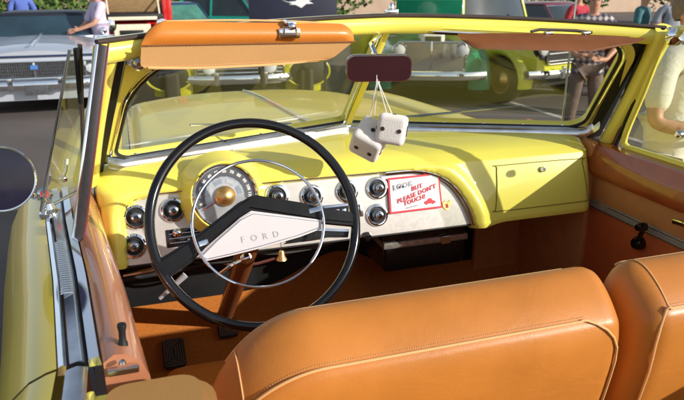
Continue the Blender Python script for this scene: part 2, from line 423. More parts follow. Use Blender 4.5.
# ------ windshield
def pane(u, v, s):
    if s < 0: A, B, C, D = (-.690, -.020, 1.122), (.010, .195, 1.135), (.010, -.125, 1.452), (-.600, -.262, 1.425)
    else: A, B, C, D = (.710, -.045, 1.118), (.010, .195, 1.135), (.010, -.125, 1.452), (.640, -.285, 1.420)
    A, B, C, D = map(Vector, (A, B, C, D)); return A.lerp(B, u).lerp(D.lerp(C, u), v)
def rloop(u0, u1, v0, v1, rc, n=10):
    """rounded loop in uv; rc = corner radii in metres for (u0v0, u1v0, u1v1, u0v1)"""
    W = .70; H = .44; out = []
    for (cu, cv, su, sv, a0), r in zip([(u0, v0, 1, 1, PI), (u1, v0, -1, 1, 1.5*PI), (u1, v1, -1, -1, 0), (u0, v1, 1, -1, .5*PI)], rc):
        for k in range(n+1):
            a = a0+.5*PI*k/n
            out.append((cu+su*r/W+math.cos(a)*r/W, cv+sv*r/H+math.sin(a)*r/H))
        # straight run midpoint helps an even ring
    return out
for s in (-1, 1):
    nrm = ((pane(1, 0, s)-pane(0, 0, s)).cross(pane(0, 1, s)-pane(0, 0, s))).normalized()
    if nrm.y > 0: nrm = -nrm            # towards the cabin
    gin = rloop(.035, .985, .062, .962, (.05, .015, .015, .19 if s < 0 else .085))
    gout = rloop(.0 if s < 0 else -.022, .998, -.01, 1.0, (.06, .01, .01, .02 if s < 0 else .10))
    def ring(A, B, th0, th1, nm, mat, wdt=None):
        b = MB(); n = len(A)
        P = lambda uv, o: pane(uv[0], uv[1], s)+nrm*o
        rings = [[P(q, th0) for q in A], [P(q, th1) for q in A], [P(q, th1) for q in B], [P(q, th0) for q in B], [P(q, th0) for q in A]]
        V = [[b.bm.verts.new(p) for p in r] for r in rings[:4]]
        for i in range(4):
            X = V[i]; Y = V[(i+1) % 4]
            for j in range(n): b.bm.faces.new((X[j], X[(j+1) % n], Y[(j+1) % n], Y[j]))
        return b.build(nm, mat, CAR)
    wf = ring(gin, gout, -.012, .014, 'windshield_frame', YEL)
    b = MB(); b.tube([pane(*q, s)+nrm*.012 for q in gin], .0050, 8, closed=True); b.build('windshield_gasket', BLKM, CAR)
    g2 = rloop(.022, .993, .012, .978, (.055, .012, .012, .18 if s < 0 else .092))
    b = MB(); b.tube([pane(*q, s)+nrm*.0155 for q in g2], .0035, 8, closed=True); b.build('windshield_trim', CHR, CAR)
    b = MB(); b.grid(lambda u, v: pane(lerp(.01, .995, u), lerp(0, .985, v), s)-nrm*.003, 12, 8); b.build('windshield_glass', GLS, CAR)
for s in (-1, 1):
    nrm = ((pane(1, 0, s)-pane(0, 0, s)).cross(pane(0, 1, s)-pane(0, 0, s))).normalized()
    if nrm.y > 0: nrm = -nrm
    b = MB(); rings = []
    us = [1.0, .97, .8, .6, .4, .2, .08, .04, .02, .008] if s > 0 else [1.0, .97, .8, .6, .4, .2, .08, .02]
    for i, u in enumerate(us):
        lift = max(0, .06-u)/.052; B = pane(u, .012+.12*lift**2, s)
        rings.append([B+Vector((0, dy, dz)) for dy, dz in ((.012, .010), (-.006, .0145), (-.024, .0115), (-.036, .004), (-.041, -.008), (-.040, -.022), (.010, -.022))])
    b.loft(rings); b.build('windshield_garnish', CHRW, CAR, smooth=60)
    for k in range(6):
        u = .92-.16*k; b = MB(); b.lathe([(.0045, 0), (.004, .002), (0, .003)], pane(u, .012, s)+Vector((0, -.016, .0128)), (0, -.15, 1), 10); b.build('garnish_screw', CHR, CAR)
# centre post
b = MB(); b.bar((.012, .182, 1.128), (.012, -.145, 1.452), .020, .018, .005, up=(0, 1, 1)); cp = b.build('centre_post', YEL, CAR)
b = MB(); b.bar((-.004, .170, 1.135), (-.004, -.140, 1.445), .008, .010, .002, up=(0, 1, 1)); b.build('post_trim', CHR, cp)
b = MB(); b.box((.010, .165, 1.131), (.045, .030, .018), None, .005); b.build('post_foot', CHR, cp)

# header
def hdr(x):
    t = abs(x-.01)/.65
    return Vector((x, -.150-.030*t-.14*t**2, 1.462-.008*t-.022*t*t))
HX = [lerp(-.655, .680, k/40) for k in range(41)]
prof = [(.004, -.036), (-.006, -.028), (-.008, -.010), (-.003, .000), (.010, .004), (.045, .010), (.062, .004), (.066, -.018), (.050, -.034), (.02, -.038)]
b = MB(); b.loft([[hdr(x)+Vector((0, py, pz)) for py, pz in prof] for x in HX]); hd = b.build('windshield_header', YEL, CAR, smooth=50)
b = MB(); b.tube([hdr(x)+Vector((0, .004, .006)) for x in HX], .0095, 8, flat=.55, up=(0, 0, 1)); b.build('weatherstrip', DBRN, CAR)
# latch bits on the header
for x in (.36,):
    pass
b = MB(); b.box(hdr(.02)+Vector((0, .012, .014)), (.030, .022, .012), None, .004); b.lathe([(.006, 0), (.007, .010), (.004, .016), (0, .018)], hdr(.02)+Vector((0, .012, .018)), (0, 0, 1), 14)
b.build('top_latch_catch', CHR, CAR)

# A pillars with the rounded inner gusset at the header
for s, base, top in ((-1, Vector((-.722, -.075, 1.10)), Vector((-.640, -.290, 1.418))), (1, Vector((.742, -.105, 1.085)), Vector((.672, -.335, 1.432)))):
    b = MB()
    ax = (top-base).normalized()
    rings = []
    for k in range(9):
        t = k/8; c = base.lerp(top, t); wv = .030+.018*(1-t)**3+.010*t**4
        side = Vector((1, .28*-s, 0)).normalized(); fw = ax.cross(side).normalized()
        rings.append([c+side*math.cos(a)*wv*.62+fw*math.sin(a)*.026 for a in [2*PI*j/16 for j in range(16)]])
    b.loft(rings); b.build('windshield_pillar', YEL, CAR, smooth=60)
b = MB(); b.box((-.592, -.285, 1.405), (.028, .020, .036), None, .006); b.lathe([(.012, 0), (.013, .012), (.008, .02), (0, .021)], (-.585, -.29, 1.392), (.3, -1, -.2), 16)
b.build('visor_pivot', CHRW, CAR)

for s, a0, a1 in ((-1, (-.712, -.045, 1.11), (-.628, -.272, 1.425)), (1, (.722, -.060, 1.10), (.648, -.290, 1.425))):
    b = MB(); b.bar(a0, a1, .045 if s > 0 else .055, .012, .003, up=(0, 1, .5)); b.build('pillar_seal', BLKM, CAR)
# ------ sun visors
def visor(name, pts_top, pts_bot, mid, thick, matA, matB, label):
    pass
vy = -.305
def V3(px, py, y): return at(px, py, (0, y, 0), (0, 1, 0))
# driver visor: padded leather board, upper roll and lower flap
tl, tr = V3(152, 21, -.31), V3(352, 24, -.255); bl, br = V3(140, 70, -.335), V3(328, 61, -.28)
ml, mr = V3(141, 45, -.325), V3(354, 41, -.27)
b = MB()
def vis_up(u, v):
    p = tl.lerp(tr, u).lerp(ml.lerp(mr, u), v)
    e = 1-abs(2*u-1)**26*.9
    q = math.sin(PI*min(1, v*.9+.1))
    inset = (.028*(1-math.sqrt(max(0, 1-max(0, 1-v/.75)**2))))
    x = p.x + (inset if u < .5 else -inset)*abs(2*u-1)**18
    return Vector((x, p.y-.014*q*e, p.z))
b.grid(vis_up, 40, 12)
b.grid(lambda u, v: vis_up(u, v)+Vector((0, .024*(math.sin(PI*min(1, v*.8+.1))), 0)), 40, 12)
bmesh.ops.remove_doubles(b.bm, verts=b.bm.verts, dist=.0012)
vz = b.build('sun_visor', LEAO, CAR, 'driver sun visor in orange leather, folded down', smooth=60)
b = MB()
M = frame(ml+Vector((0, -.004, 0)), mr-ml, (0, 0, 1))
def vis_lo(u, v, o):
    a = ml.lerp(mr+Vector((-.004, 0, 0)), u); c = bl.lerp(br, u); p = a.lerp(c, v)
    e = max(0, v-.72)/.28; ins = .03*(1-math.sqrt(max(0, 1-e*e)))
    p.x += ins*(1 if u < .5 else -1)*abs(2*u-1)**14
    return p+Vector((0, o, 0))
b.grid(lambda u, v: vis_lo(u, v, -.010+.004*v), 40, 10); b.grid(lambda u, v: vis_lo(u, v, .004), 40, 10)
bmesh.ops.remove_doubles(b.bm, verts=b.bm.verts, dist=.0005)
b.build('visor_flap', LEAT, vz, smooth=60)
for e_ in (.06, .90):
    b = MB()
    for k in range(64):
        u = .03+.94*k/63; p = vis_lo(u, e_, -.0105+.004*e_); b.bar(p, p+(mr-ml).normalized()*.0042, .0009, .0009)
    b.build('stitching', STIT, vz)
b = MB(); b.tube([tl.lerp(tr, k/20)+Vector((0, .010, .006*math.sin(PI*k/20)-.002)) for k in range(1, 20)], .0022, 6); b.build('visor_piping', STIT, vz)
b = MB(); b.tube([ml.lerp(mr, k/20)+Vector((0, -.0135, 0)) for k in range(21)], .0016, 6); b.build('visor_seam', pmat('dark_seam', (.25, .09, .02), .7, noise=.1), vz)
b = MB(); b.tube(catmull([bl+Vector((.015, -.004, .004)), bl.lerp(br, .3)+Vector((0, -.006, -.001)), bl.lerp(br, .7)+Vector((0, -.006, -.001)), br+Vector((-.015, -.004, .004))]), .0026, 6); b.build('visor_piping', STIT, vz)
# chrome clip
c = V3(288, 29, -.288)
b = MB(); b.box(c+Vector((0, -.012, -.008)), (.046, .008, .022), None, .004); b.box(c+Vector((.004, .002, .012)), (.022, .03, .010), Matrix.Rotation(.25, 3, 'Y'), .003)
b.lathe([(.007, 0), (.0075, .006), (.004, .009), (0, .0095)], c+Vector((.004, -.014, .006)), (0, -1, .1), 14)
b.tube([c+Vector((-.014, -.015, -.014)), c+Vector((-.012, -.018, .004)), c+Vector((.012, -.018, .006)), c+Vector((.016, -.015, -.012))], .0028, 6)
b.build('visor_clip', CHR, vz)
# passenger visor, swung up under the header: seen edge-on
tl, tr = V3(468, 35, -.235), V3(646, 38, -.36); bl, br = V3(462, 48.5, -.26), V3(606, 52, -.37)
b = MB()
def rv(u, v, o):
    a = tl.lerp(tr, u)+Vector((0, .0, .004*math.sin(PI*u))); c = bl.lerp(br, u)
    c2 = a.lerp(c, .12+.88*min(1, math.sin(PI*(.04+.92*u))*2.4)**.6)
    p = a.lerp(c2, v); return p+Vector((0, o*math.sin(PI*(v*.9+.05))+(.05 if o > 0 else 0)*(1-v), 0))
b.grid(lambda u, v: rv(u, v, -.010), 40, 10); b.grid(lambda u, v: rv(u, v, .012), 40, 10)
bmesh.ops.remove_doubles(b.bm, verts=b.bm.verts, dist=.001)
rvz = b.build('sun_visor', pmat('shaded_visor_leather', (.21, .065, .012), .6, noise=.15, bump=.1), CAR, 'passenger sun visor in leather coloured dark for its shade, swung up', smooth=60)  # shade under the header is put into this darker leather colour
b = MB(); b.tube([V3(531, 31.5, -.27), V3(540, 29.5, -.27), V3(575, 30.5, -.29), V3(592, 32.5, -.30)], .0035, 8); b.build('visor_rod', DBRN, rvz)
for px in (548, 586):
    c = V3(px, 33, -.285-(px-548)*.0006)
    b = MB(); b.box(c, (.020, .012, .007), None, .002); b.bar(c, c+Vector((-.012, -.006, -.013)), .005, .004, .001); b.build('visor_clip', CHR, rvz)

# ------ rear-view mirror
mc = V3(378.5, 67.5, -.235)
mn = Vector((-.25, -1, -.06)).normalized(); MM = frame(mc, (1, -.25, 0), (0, -.06, 1))
def rrect(wd, hh, r, n=7):
    o = []
    for cx, cy, a0 in ((wd-r, hh-r, 0), (-wd+r, hh-r, .5*PI), (-wd+r, -hh+r, PI), (wd-r, -hh+r, 1.5*PI)):
        for k in range(n): a = a0+.5*PI*k/(n-1); o.append((cx+math.cos(a)*r, cy+math.sin(a)*r))
    return o
b = MB(); b.prism(rrect(.0765, .0315, .02), MM, .012, .003); mir = b.build('rear_view_mirror', CHRW, CAR)
b = MB(); b.prism(rrect(.0735, .0288, .018), MM @ Matrix.Translation((0, 0, .012)), .0015); b.build('mirror_glass', MAR, mir)
b = MB(); b.tube([mc+Vector((.0, .01, .02)), mc+Vector((0, .05, .05)), hdr(.0)+Vector((-.01, .012, -.04))], .006, 8); b.build('mirror_stem', CHR, mir)

# ------ steering wheel (wheel frame: X right, WY up the wheel, WZ to the driver)
WC = Vector((-.386, -.444, 1.087)); WZ = Vector((.03, -.866, .5)).normalized(); WX = Vector((1, .02, 0)); WX = (WX-WZ*WX.dot(WZ)).normalized(); WY = WZ.cross(WX)
WM = Matrix.Translation(WC) @ Matrix((WX, WY, WZ)).transposed().to_4x4()
def wp(x, y, z=0.): return WM @ Vector((x, y, z))
def wat(px, py, z=0.):
    p = at(px, py, WC+WZ*z, WZ); return WM.inverted() @ p
RW = .2085
b = MB(); b.tube([wp(RW*math.cos(a), RW*math.sin(a)) for a in [2*PI*k/120 for k in range(120)]], .0102, 16, closed=True); sw = b.build('steering_wheel', BLK, CAR)
b = MB(); rc = .1315; b.tube([wp(rc*math.cos(a)-.000, rc*math.sin(a)*.97-.006, .022) for a in [2*PI*k/96 for k in range(96)]], .0031, 10, closed=True); hr = b.build('horn_ring', CHR, sw)
for a in (R(4), R(196)):
    b = MB(); b.bar(wp(.128*math.cos(a), .125*math.sin(a), .022), wp(.108*math.cos(a), .105*math.sin(a), .010), .010, .004, .001, up=WZ); b.build('horn_ring_lug', CHR, hr)
# spokes: outline measured on the wheel plane
def wl(pts, z=0.): return [(q.x, q.y) for q in (wat(x, y, z) for x, y in pts)]
sp = wl([(249, 197), (256, 195.5), (263, 197), (300, 203), (320, 208), (354, 213), (354, 226), (322, 223), (262, 213), (250, 211), (228, 228), (206, 247), (192, 262), (166, 280), (157, 274), (151, 264), (168, 254), (190, 240), (210, 225), (232, 208)])
b = MB(); b.prism(sp, WM @ Matrix.Translation((0, 0, -.012)), .024, .006); b.build('spoke', SPK, sw)
lw = wl([(318, 227), (350, 228.5), (350, 231), (318, 230)])
b = MB(); b.prism(lw, WM @ Matrix.Translation((0, 0, -.012)), .006, .002); b.build('spoke', CHRW, sw, smooth=30)
lw = wl([(300, 232), (322, 229), (351, 230), (350, 236), (330, 236), (300, 241), (285, 243)])
b = MB(); b.prism(lw, WM @ Matrix.Translation((0, 0, -.020)), .010, .003); b.build('spoke', SPK, sw, smooth=30)
iv = wl([(251, 211), (259, 212), (290, 216), (321, 220), (321, 229), (300, 237), (262, 248), (230, 256), (207, 261), (198, 257), (215, 240), (240, 218)], .012)
b = MB(); b.prism(iv, WM @ Matrix.Translation((0, 0, .0105)), .006, .0025); pad = b.build('horn_pad', IVO, sw)
b = MB(); iv2 = wl([(253, 214), (259, 214.5), (290, 218), (319, 221.6), (319, 227.6), (299, 235), (261, 246), (230, 254), (208, 259), (202, 256), (217, 241), (241, 220)], .0165)
b.tube([WM @ Vector((x, y, .0168)) for x, y in iv2], .0008, 5, closed=True); b.build('pad_groove', CHRW, pad)
pA = wat(243, 240, .0167); pB = wat(276, 234.5, .0167); dxy = (pB-pA)
for k, ch in enumerate('FORD'):
    c = pA.lerp(pB, k/3); xx = WM.to_3x3() @ Vector((dxy.x, dxy.y, 0)); yy = WM.to_3x3() @ Vector((-dxy.y, dxy.x, 0))
    text_mesh('lettering', ch, .0175, frame(WM @ Vector((c.x, c.y, .0168)), xx, yy), pmat('lettering_grey', (.40, .36, .37), .4, noise=.05), pad, .0006)
b = MB(); b.lathe([(.050, -.012), (.045, -.035), (.030, -.055), (.026, -.08)], WC+WX*-.01, WZ, 32); b.build('hub', BLK, sw)
# column, shift lever, turn stalk
b = MB(); ce = at(226, 312, (0, .10, 0), (0, 1, 0)); b.tube([WC-WZ*.04, WC.lerp(ce, .4), ce, ce+(ce-WC)*.25], [.026, .024, .024, .024], 20); col_ = b.build('steering_column', pmat('column_brown', (.22, .07, .025), .35, noise=.1, coat=.4), CAR)
q = WC-WZ*.12
b = MB(); b.tube(catmull([q, q+WX*.09-WY*.03, q+WX*.16-WY*.035+WZ*.02]), .0045, 8); b.build('shift_lever', CHR, CAR)
b = MB(); e0 = wat(246, 258, -.09); e0 = WM @ e0; b.lathe([(0, -.012), (.008, -.010), (.012, 0), (.009, .010), (0, .013)], e0, (1, -.3, .4), 18)
b.tube(catmull([e0, e0+Vector((-.03, .0, -.012)), e0+Vector((-.05, .01, -.03)), e0+Vector((-.06, .02, -.04))]), .004, 8); b.build('column_lever', CHR, CAR)
b = MB(); e1 = WM @ wat(176, 283, -.10); b.tube([e1+Vector((-.035, 0, -.03)), e1+Vector((.02, 0, .015))], [.004, .007], 10); b.build('column_lever', pmat('lever_grey', (.34, .34, .36), .3, noise=.1), CAR)

# ------ under the dash
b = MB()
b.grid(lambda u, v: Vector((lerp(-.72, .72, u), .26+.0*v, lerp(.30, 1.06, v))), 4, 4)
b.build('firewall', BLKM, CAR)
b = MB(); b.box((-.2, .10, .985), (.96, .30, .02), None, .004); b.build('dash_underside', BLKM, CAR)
for (a, c, r) in [((-.66, -.05, .865), (-.48, -.02, .87), .012), ((-.68, .0, .80), (-.30, .03, .82), .008), ((-.2, -.04, .86), (.0, -.02, .85), .007)]:
    b = MB(); b.tube(catmull([a, Vector(a).lerp(Vector(c), .5)+Vector((0, .02, -.012)), c]), r, 10); b.build('under_dash_pipe', pmat('under_dash_black', (.03, .03, .035), .3, noise=.3, nscale=30, coat=.3), CAR)
b = MB(); b.tube([(-.665, -.035, .828), (-.60, -.04, .835), (-.555, -.04, .842)], [.006, .009, .006], 10); b.build('brake_release_handle', CHRW, CAR)
for k_, (y0_, sg) in enumerate(((-.02, .05), (.03, .09), (-.05, .03))):
    b = MB(); b.tube(catmull([(-.62+.1*k_, y0_, .89), (-.45+.08*k_, y0_-.02, .885-sg), (-.22+.05*k_, y0_, .87-sg*.6), (.02, y0_+.03, .885)]), .0035+.001*k_, 6); b.build('wiring', pmat('cable_%d' % k_, [(.03, .03, .03), (.12, .03, .02), (.08, .08, .07)][k_], .5, noise=.1), CAR)
b = MB(); b.box((-.46, .02, .86), (.09, .06, .05), None, .01); b.build('fuse_box', pmat('under_dash_grey', (.05, .05, .055), .4, noise=.3), CAR)
# heater under the dash
b = MB(); b.box((.20, .07, .79), (.27, .17, .15), None, .022, 4); ht = b.build('heater_unit', pmat('heater_black', (.012, .012, .014), .3, noise=.2, coat=.4), CAR)
b = MB(); b.box((.20, .068, .806), (.277, .176, .020), None, .004, 3); b.build('heater_band', pmat('dull_aluminium', (.75, .76, .78), .38, metal=.8, noise=.3, nscale=60), ht)
b = MB(); b.prism(rrect(.016, .012, .004), frame((.262, -.021, .806), (1, 0, 0), (0, 0, 1)), .005, .001); b.build('heater_badge', CHRW, ht)
b = MB(); b.tube([(.13, -.01, .893), (.13, -.03, .882)], [.008, .010], 12); b.build('under_dash_knob', CHRW, CAR)
b = MB(); b.lathe([(.010, 0), (.013, .01), (.009, .02), (0, .022)], at(366, 236, (0, -.15, 0), (0, 1, 0)), (0, -1, .2), 16); b.build('under_dash_knob', BLK, CAR)

# floor, toe board, kick panel
b = MB(); b.grid(lambda u, v: Vector((lerp(-.70, .70, u), interp(v, (0, .35, .6, 1), (-2.0, -.62, .0, .235)), interp(v, (0, .35, .6, 1), (.33, .33, .345, .60))+.10*math.exp(-((lerp(-.7, .7, u)-.0)/.16)**2))), 60, 30)
b.build('floor_carpet', CARP, CAR, smooth=60)
b = MB(); b.box((.685, .06, .74), (.02, .36, .72), None, .004); b.build('kick_panel', DTAN, CAR)
b = MB(); b.box((-.705, .05, .73), (.02, .34, .62), None, .004); b.build('kick_panel', CARPD, CAR)
b = MB(); b.box((.60, .22, .75), (.20, .02, .40), Matrix.Rotation(.0, 3, 'X'), .004); b.build('firewall_pad', DTAN, CAR)
# pedals
def pedal(px, py, wd=.062, hh=.088, name='pedal'):
    o = at(px, py, (0, .125, .47), (0, -.75, 1)); n = Vector((0, -.75, 1)).normalized(); o = o+n.normalized()*.030; M = frame(o, (1, 0, 0), Vector((0, 1, .75)))
    b = MB(); b.prism(rrect(wd/2, hh/2, .012), M, .012, .003); p = b.build(name, RUB, CAR)
    b = MB()
    for k in range(4):
        q = rrect(wd/2-.006-.0068*k, hh/2-.006-.0068*k, .004, 3)
        b.tube([M @ Vector((x, y, .013)) for x, y in q], .0017, 5, closed=True)
    b.build('tread', pmat('tread_worn', (.16, .12, .08), .5, noise=.3), p)
    b = MB(); b.tube([M @ Vector((0, .02, 0)), M @ Vector((0, .03, -.06))], .008, 8); b.build('pedal_arm', BLK, p)
pedal(174, 358, .064, .092, 'clutch_pedal'); pedal(227, 333, .060, .06, 'brake_pedal')

# ------ doors and body sides
def path(pts, n=5): return catmull(pts, n)
# driver door: garnish, chrome sill, painted skin. rail runs from the pillar back to the latch
def rail(xoff, z, t):
    """point on the beltline; t 0 at the windshield pillar, 1 at the rear edge of the door"""
    y = lerp(-.06, -.87, t); x = interp(t, (0, .3, .65, 1), (-.752, -.727, -.692, -.664))
    return Vector((x+xoff, y, z))
def strip(prof, name, mat, parent=CAR, t0=0., t1=1., n=24, smooth=45):
    b = MB(); b.loft([[rail(px, pz, lerp(t0, t1, k/n)) for px, pz in prof] for k in range(n+1)]); return b.build(name, mat, parent, smooth=smooth)
# inner garnish (copper), rounded, dropping into the cabin
DL = strip([(-.010, 1.074), (.004, 1.084), (.020, 1.082), (.036, 1.070), (.046, 1.045), (.052, .99), (.056, .90), (.058, .40), (.03, .38), (-.010, .40)], 'door', GARN)
DL['label'] = 'driver door with copper inner garnish and chrome sill'
strip([(-.030, 1.072), (-.027, 1.083), (-.014, 1.086), (-.0115, 1.072)], 'door_sill_moulding', CHR, DL)
strip([(-.052, 1.070), (-.050, 1.081), (-.036, 1.084), (-.0315, 1.079), (-.031, 1.070)], 'door_sill_moulding', CHRW, DL)
strip([(-.066, 1.066), (-.064, 1.078), (-.058, 1.081), (-.0535, 1.076), (-.053, 1.066)], 'door_sill_moulding', CHR, DL)
strip([(-.032, 1.0745), (-.032, 1.0765), (-.0295, 1.0765), (-.0295, 1.0745)], 'window_slot', BLKM, DL)
b = MB()
for k in range(26):
    t = lerp(.46, .74, k/25); p = rail(-.045, 1.0845, t); b.box(p, (.018, .0045, .0025), None, .001)
b.build('ribbed_step', CHR, DL)
# painted skin of the door and quarter
skin = [(-.066, 1.077), (-.078, 1.074), (-.100, 1.064), (-.126, 1.040), (-.146, 1.0), (-.162, .945), (-.176, .86), (-.184, .74), (-.182, .60), (-.178, .40), (-.165, .20), (-.135, .04)]
b = MB(); n = 24; V = [[b.bm.verts.new(rail(px, pz, k/n)) for px, pz in skin] for k in range(n+1)]
for i in range(n):
    for j in range(len(skin)-1): b.bm.faces.new((V[i][j], V[i][j+1], V[i+1][j+1], V[i+1][j]))
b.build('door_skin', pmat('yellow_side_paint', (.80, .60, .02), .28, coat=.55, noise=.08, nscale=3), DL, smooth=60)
# lock button
p = rail(.018, 1.080, .965)
b = MB(); b.lathe([(.007, 0), (.0065, .004), (.0048, .008), (.0046, .020), (.0062, .028), (.0058, .032), (.0, .033)], p, (.05, 0, 1), 16); b.build('lock_button', BLKM, DL)
# latch plate / jamb and rear quarter trim
b = MB(); b.box((-.650, -.878, 1.064), (.040, .010, .010), None, .003); b.lathe([(.005, 0), (.004, .004), (0, .005)], (-.65, -.883, 1.077), (0, 0, 1), 12); b.build('latch_plate', CHRW, DL)
b = MB(); b.box((-.70, -.912, 1.03), (.03, .030, .05), None, .006); b.box((-.678, -1.3, 1.02), (.03, .80, .06), None, .01); b.build('door_jamb', YEL, CAR)
qt = rrect(.075, .32, .045, 6)
b = MB(); b.prism(qt, frame((-.615, -1.215, 0.90), (1, 0, 0), (0, 1, 0)), .165, .018); b.build('quarter_trim', LEAT, CAR, smooth=50)
# rear body side beyond the door
b = MB(); V = [[b.bm.verts.new(Vector((rail(px, pz, 1).x+lerp(0, -.03, k/8), lerp(-.876, -2.6, k/8), pz))) for px, pz in skin] for k in range(9)]
for i in range(8):
    for j in range(len(skin)-1): b.bm.faces.new((V[i][j], V[i][j+1], V[i+1][j+1], V[i+1][j]))
b.build('quarter_panel', MATS['yellow_side_paint'], CAR, smooth=60)
b = MB(); b.loft([[Vector((x, y, z)) for x, z in ((-.722, 1.06), (-.719, 1.076), (-.705, 1.080), (-.692, 1.076), (-.690, 1.0))] for y in (-.876, -1.4, -2.0)]); b.build('quarter_moulding', CHRW, CAR)

# passenger door (inner face)
b = MB(); b.box((.715, -.56, .99), (.03, .95, .16), Matrix.Rotation(0, 3, 'Y'), .010); DR = b.build('door', MAH, CAR, 'passenger door with mahogany top, tan band and red-brown lower panel', smooth=50)
b = MB(); pr_ = [(.745, 1.082), (.715, 1.096), (.690, 1.090), (.676, 1.060), (.672, 1.02), (.684, .998), (.745, .998)]
b.loft([[Vector((x+.012*math.sin(PI*k/20)*(-1 if z < 1.05 else 0), lerp(-.085, -1.05, k/20), z)) for x, z in pr_] for k in range(21)]); b.build('door_garnish', MAH, DR, smooth=50)
b = MB(); b.box((.700, -.57, .962), (.018, .94, .078), None, .006); b.build('door_band', DTAN, DR)
b = MB(); b.box((.697, -.57, .912), (.020, .94, .026), None, .004); ds = b.build('door_strip', STRP, DR)
b = MB()
for k in range(2): b.box((.6868, -.57, .903+.018*k), (.002, .935, .0022)); 
b.build('strip_bead', CHRW, ds)
b = MB(); b.box((.702, -.57, .68), (.018, .94, .435), None, .006); b.build('door_panel', DRED, DR)
# crank
c = at(640, 243, (.69, 0, 0), (1, 0, 0)); k2 = at(642, 227, (.655, 0, 0), (1, 0, 0))
b = MB(); b.lathe([(.019, -.004), (.019, .012), (.014, .02), (0, .022)], c, (-1, 0, 0), 24); b.bar(c+Vector((-.014, 0, 0)), k2+Vector((.01, 0, 0)), .012, .008, .003); cr = b.build('window_crank', BLK, DR)
b = MB(); b.lathe([(.0, 0), (.012, .002), (.013, .015), (.009, .028), (0, .03)], k2+Vector((.012, 0, 0)), (-1, 0, 0), 20); b.build('crank_knob', BLK, cr)
h0 = at(673, 221, (.668, 0, 0), (1, 0, 0)); h1 = at(700, 229, (.668, 0, 0), (1, 0, 0))
b = MB(); b.bar(h0, h1, .010, .014, .004); b.lathe([(.014, -.02), (.012, .01), (0, .012)], h1+Vector((.01, 0, 0)), (-1, 0, 0), 18); b.build('door_handle', CHR, DR)
# passenger side body skin so the door has an outside
b = MB(); V = [[b.bm.verts.new(Vector((.745+ .012-(px+.066), y, pz))) for px, pz in skin] for y in (-.10, -.5, -1.05, -1.8, -2.6)]
for i in range(4):
    for j in range(len(skin)-1): b.bm.faces.new((V[i][j], V[i][j+1], V[i+1][j+1], V[i+1][j]))
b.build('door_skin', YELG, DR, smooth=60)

# ------ vent windows
# driver side: dark division post and open vent pane
pb, pt = Vector((-.728, -.405, 1.070)), Vector((-.644, -.335, 1.432))
b = MB(); b.bar(pb, pt, .017, .020, .003, up=(0, 1, .2)); vp = b.build('vent_window_post', pmat('dark_window_felt', (.018, .014, .016), .5, noise=.3, nscale=60), DL)
b = MB(); b.bar(pb+Vector((-.0100, -.009, 0)), pt+Vector((-.0100, -.009, .003)), .0055, .0085, .001, up=(0, 1, .2)); b.build('post_trim', CHR, vp)
b = MB(); b.bar(pb+Vector((.0105, -.004, 0)), pt+Vector((.0105, -.004, .003)), .004, .010, .001, up=(0, 1, .2)); b.build('post_trim', pmat('post_maroon', (.16, .03, .03), .3, noise=.2), vp)
V0 = Vector((-.803, -.262, 1.095)); V1 = Vector((-.704, -.325, 1.424)); V2 = Vector((-.688, -.265, 1.428)); V3_ = Vector((-.722, -.150, 1.105))
b = MB(); b.poly([V0, V3_, V2, V1]); vg = b.build('vent_window', GLV, DL)
b = MB(); b.tube([V0, V1], .0030, 8); b.build('vent_edge', pmat('vent_edge_grey', (.25, .26, .26), .25, metal=.7, noise=.1), vg)
b = MB(); b.tube([V1+Vector((.012, 0, .002)), V1.lerp(V3_, .33)+Vector((.012, -.02, 0))], .0055, 8); b.build('vent_frame', BLKM, vg)
b = MB(); b.tube([V0, V3_], .0036, 8); b.build('vent_frame', CHRW, vg)
b = MB(); b.tube([V2, V3_], .0045, 8); b.build('vent_frame', DBRN, vg)
m0 = at(61, 165, (-.745, 0, 0), (1, .4, 0)); 
b = MB(); b.lathe([(.009, 0), (.009, .008), (.005, .012), (0, .013)], V0.lerp(V3_, .55)+Vector((0, -.006, .045)), (.2, -1, .2), 16)
b.tube([V0.lerp(V3_, .55)+Vector((0, -.012, .045)), V0.lerp(V3_, .62)+Vector((.004, -.018, .062)), V0.lerp(V3_, .66)+Vector((.004, -.016, .085))], .0045, 8); b.build('vent_latch', CHR, vg)
# passenger side vent frame (closed, glass up)
A = Vector((.728, -.175, 1.095)); Bt = Vector((.668, -.352, 1.437)); Cr = Vector((.730, -.64, 1.100)); Ct = Vector((.672, -.60, 1.437))
b = MB(); b.tube(catmull([Bt+Vector((0, -.22, .0)), Bt+Vector((0, -.03, 0)), Bt.lerp(A, .12), Bt.lerp(A, .5), Bt.lerp(A, .9), A+Vector((0, -.025, .004)), A+Vector((0, -.07, .003)), Cr], 6), .0090, 10); rvf = b.build('vent_window_frame', YEL, DR)
for off, r, mt in ((Vector((0, .022, .0)), .0055, BLKM), (Vector((0, .034, .002)), .0040, pmat('brown_seal', (.12, .06, .03), .5, noise=.2)), (Vector((0, .046, .002)), .0060, YELG), (Vector((0, .060, .002)), .0070, BLKM)):
    b = MB(); b.tube([Bt+off+Vector((0, 0, -.002)), A+off+Vector((0, 0, -.01))], r, 8); b.build('window_seal', mt, DR)
b = MB(); b.poly([A+Vector((0, -.01, 0)), Bt+Vector((0, -.01, 0)), Ct, Cr]); b.build('vent_window', GLV, DR)
b = MB(); b.bar(Vector((.729, -.515, 1.10)), Vector((.670, -.485, 1.437)), .022, .030, .004, up=(0, 1, 0)); b.build('vent_window_post', YELG, DR)  # thickened and set back out of view so its shadow band falls beside the glovebox
b = MB(); c = at(675, 37, (.66, 0, 0), (1, 0, 0)); b.lathe([(.0, -.02), (.016, -.016), (.022, 0), (.018, .016), (0, .020)], c, (.2, -1, .6), 20); b.bar(c, Bt, .016, .012, .004); b.build('top_latch', CHR, DR)
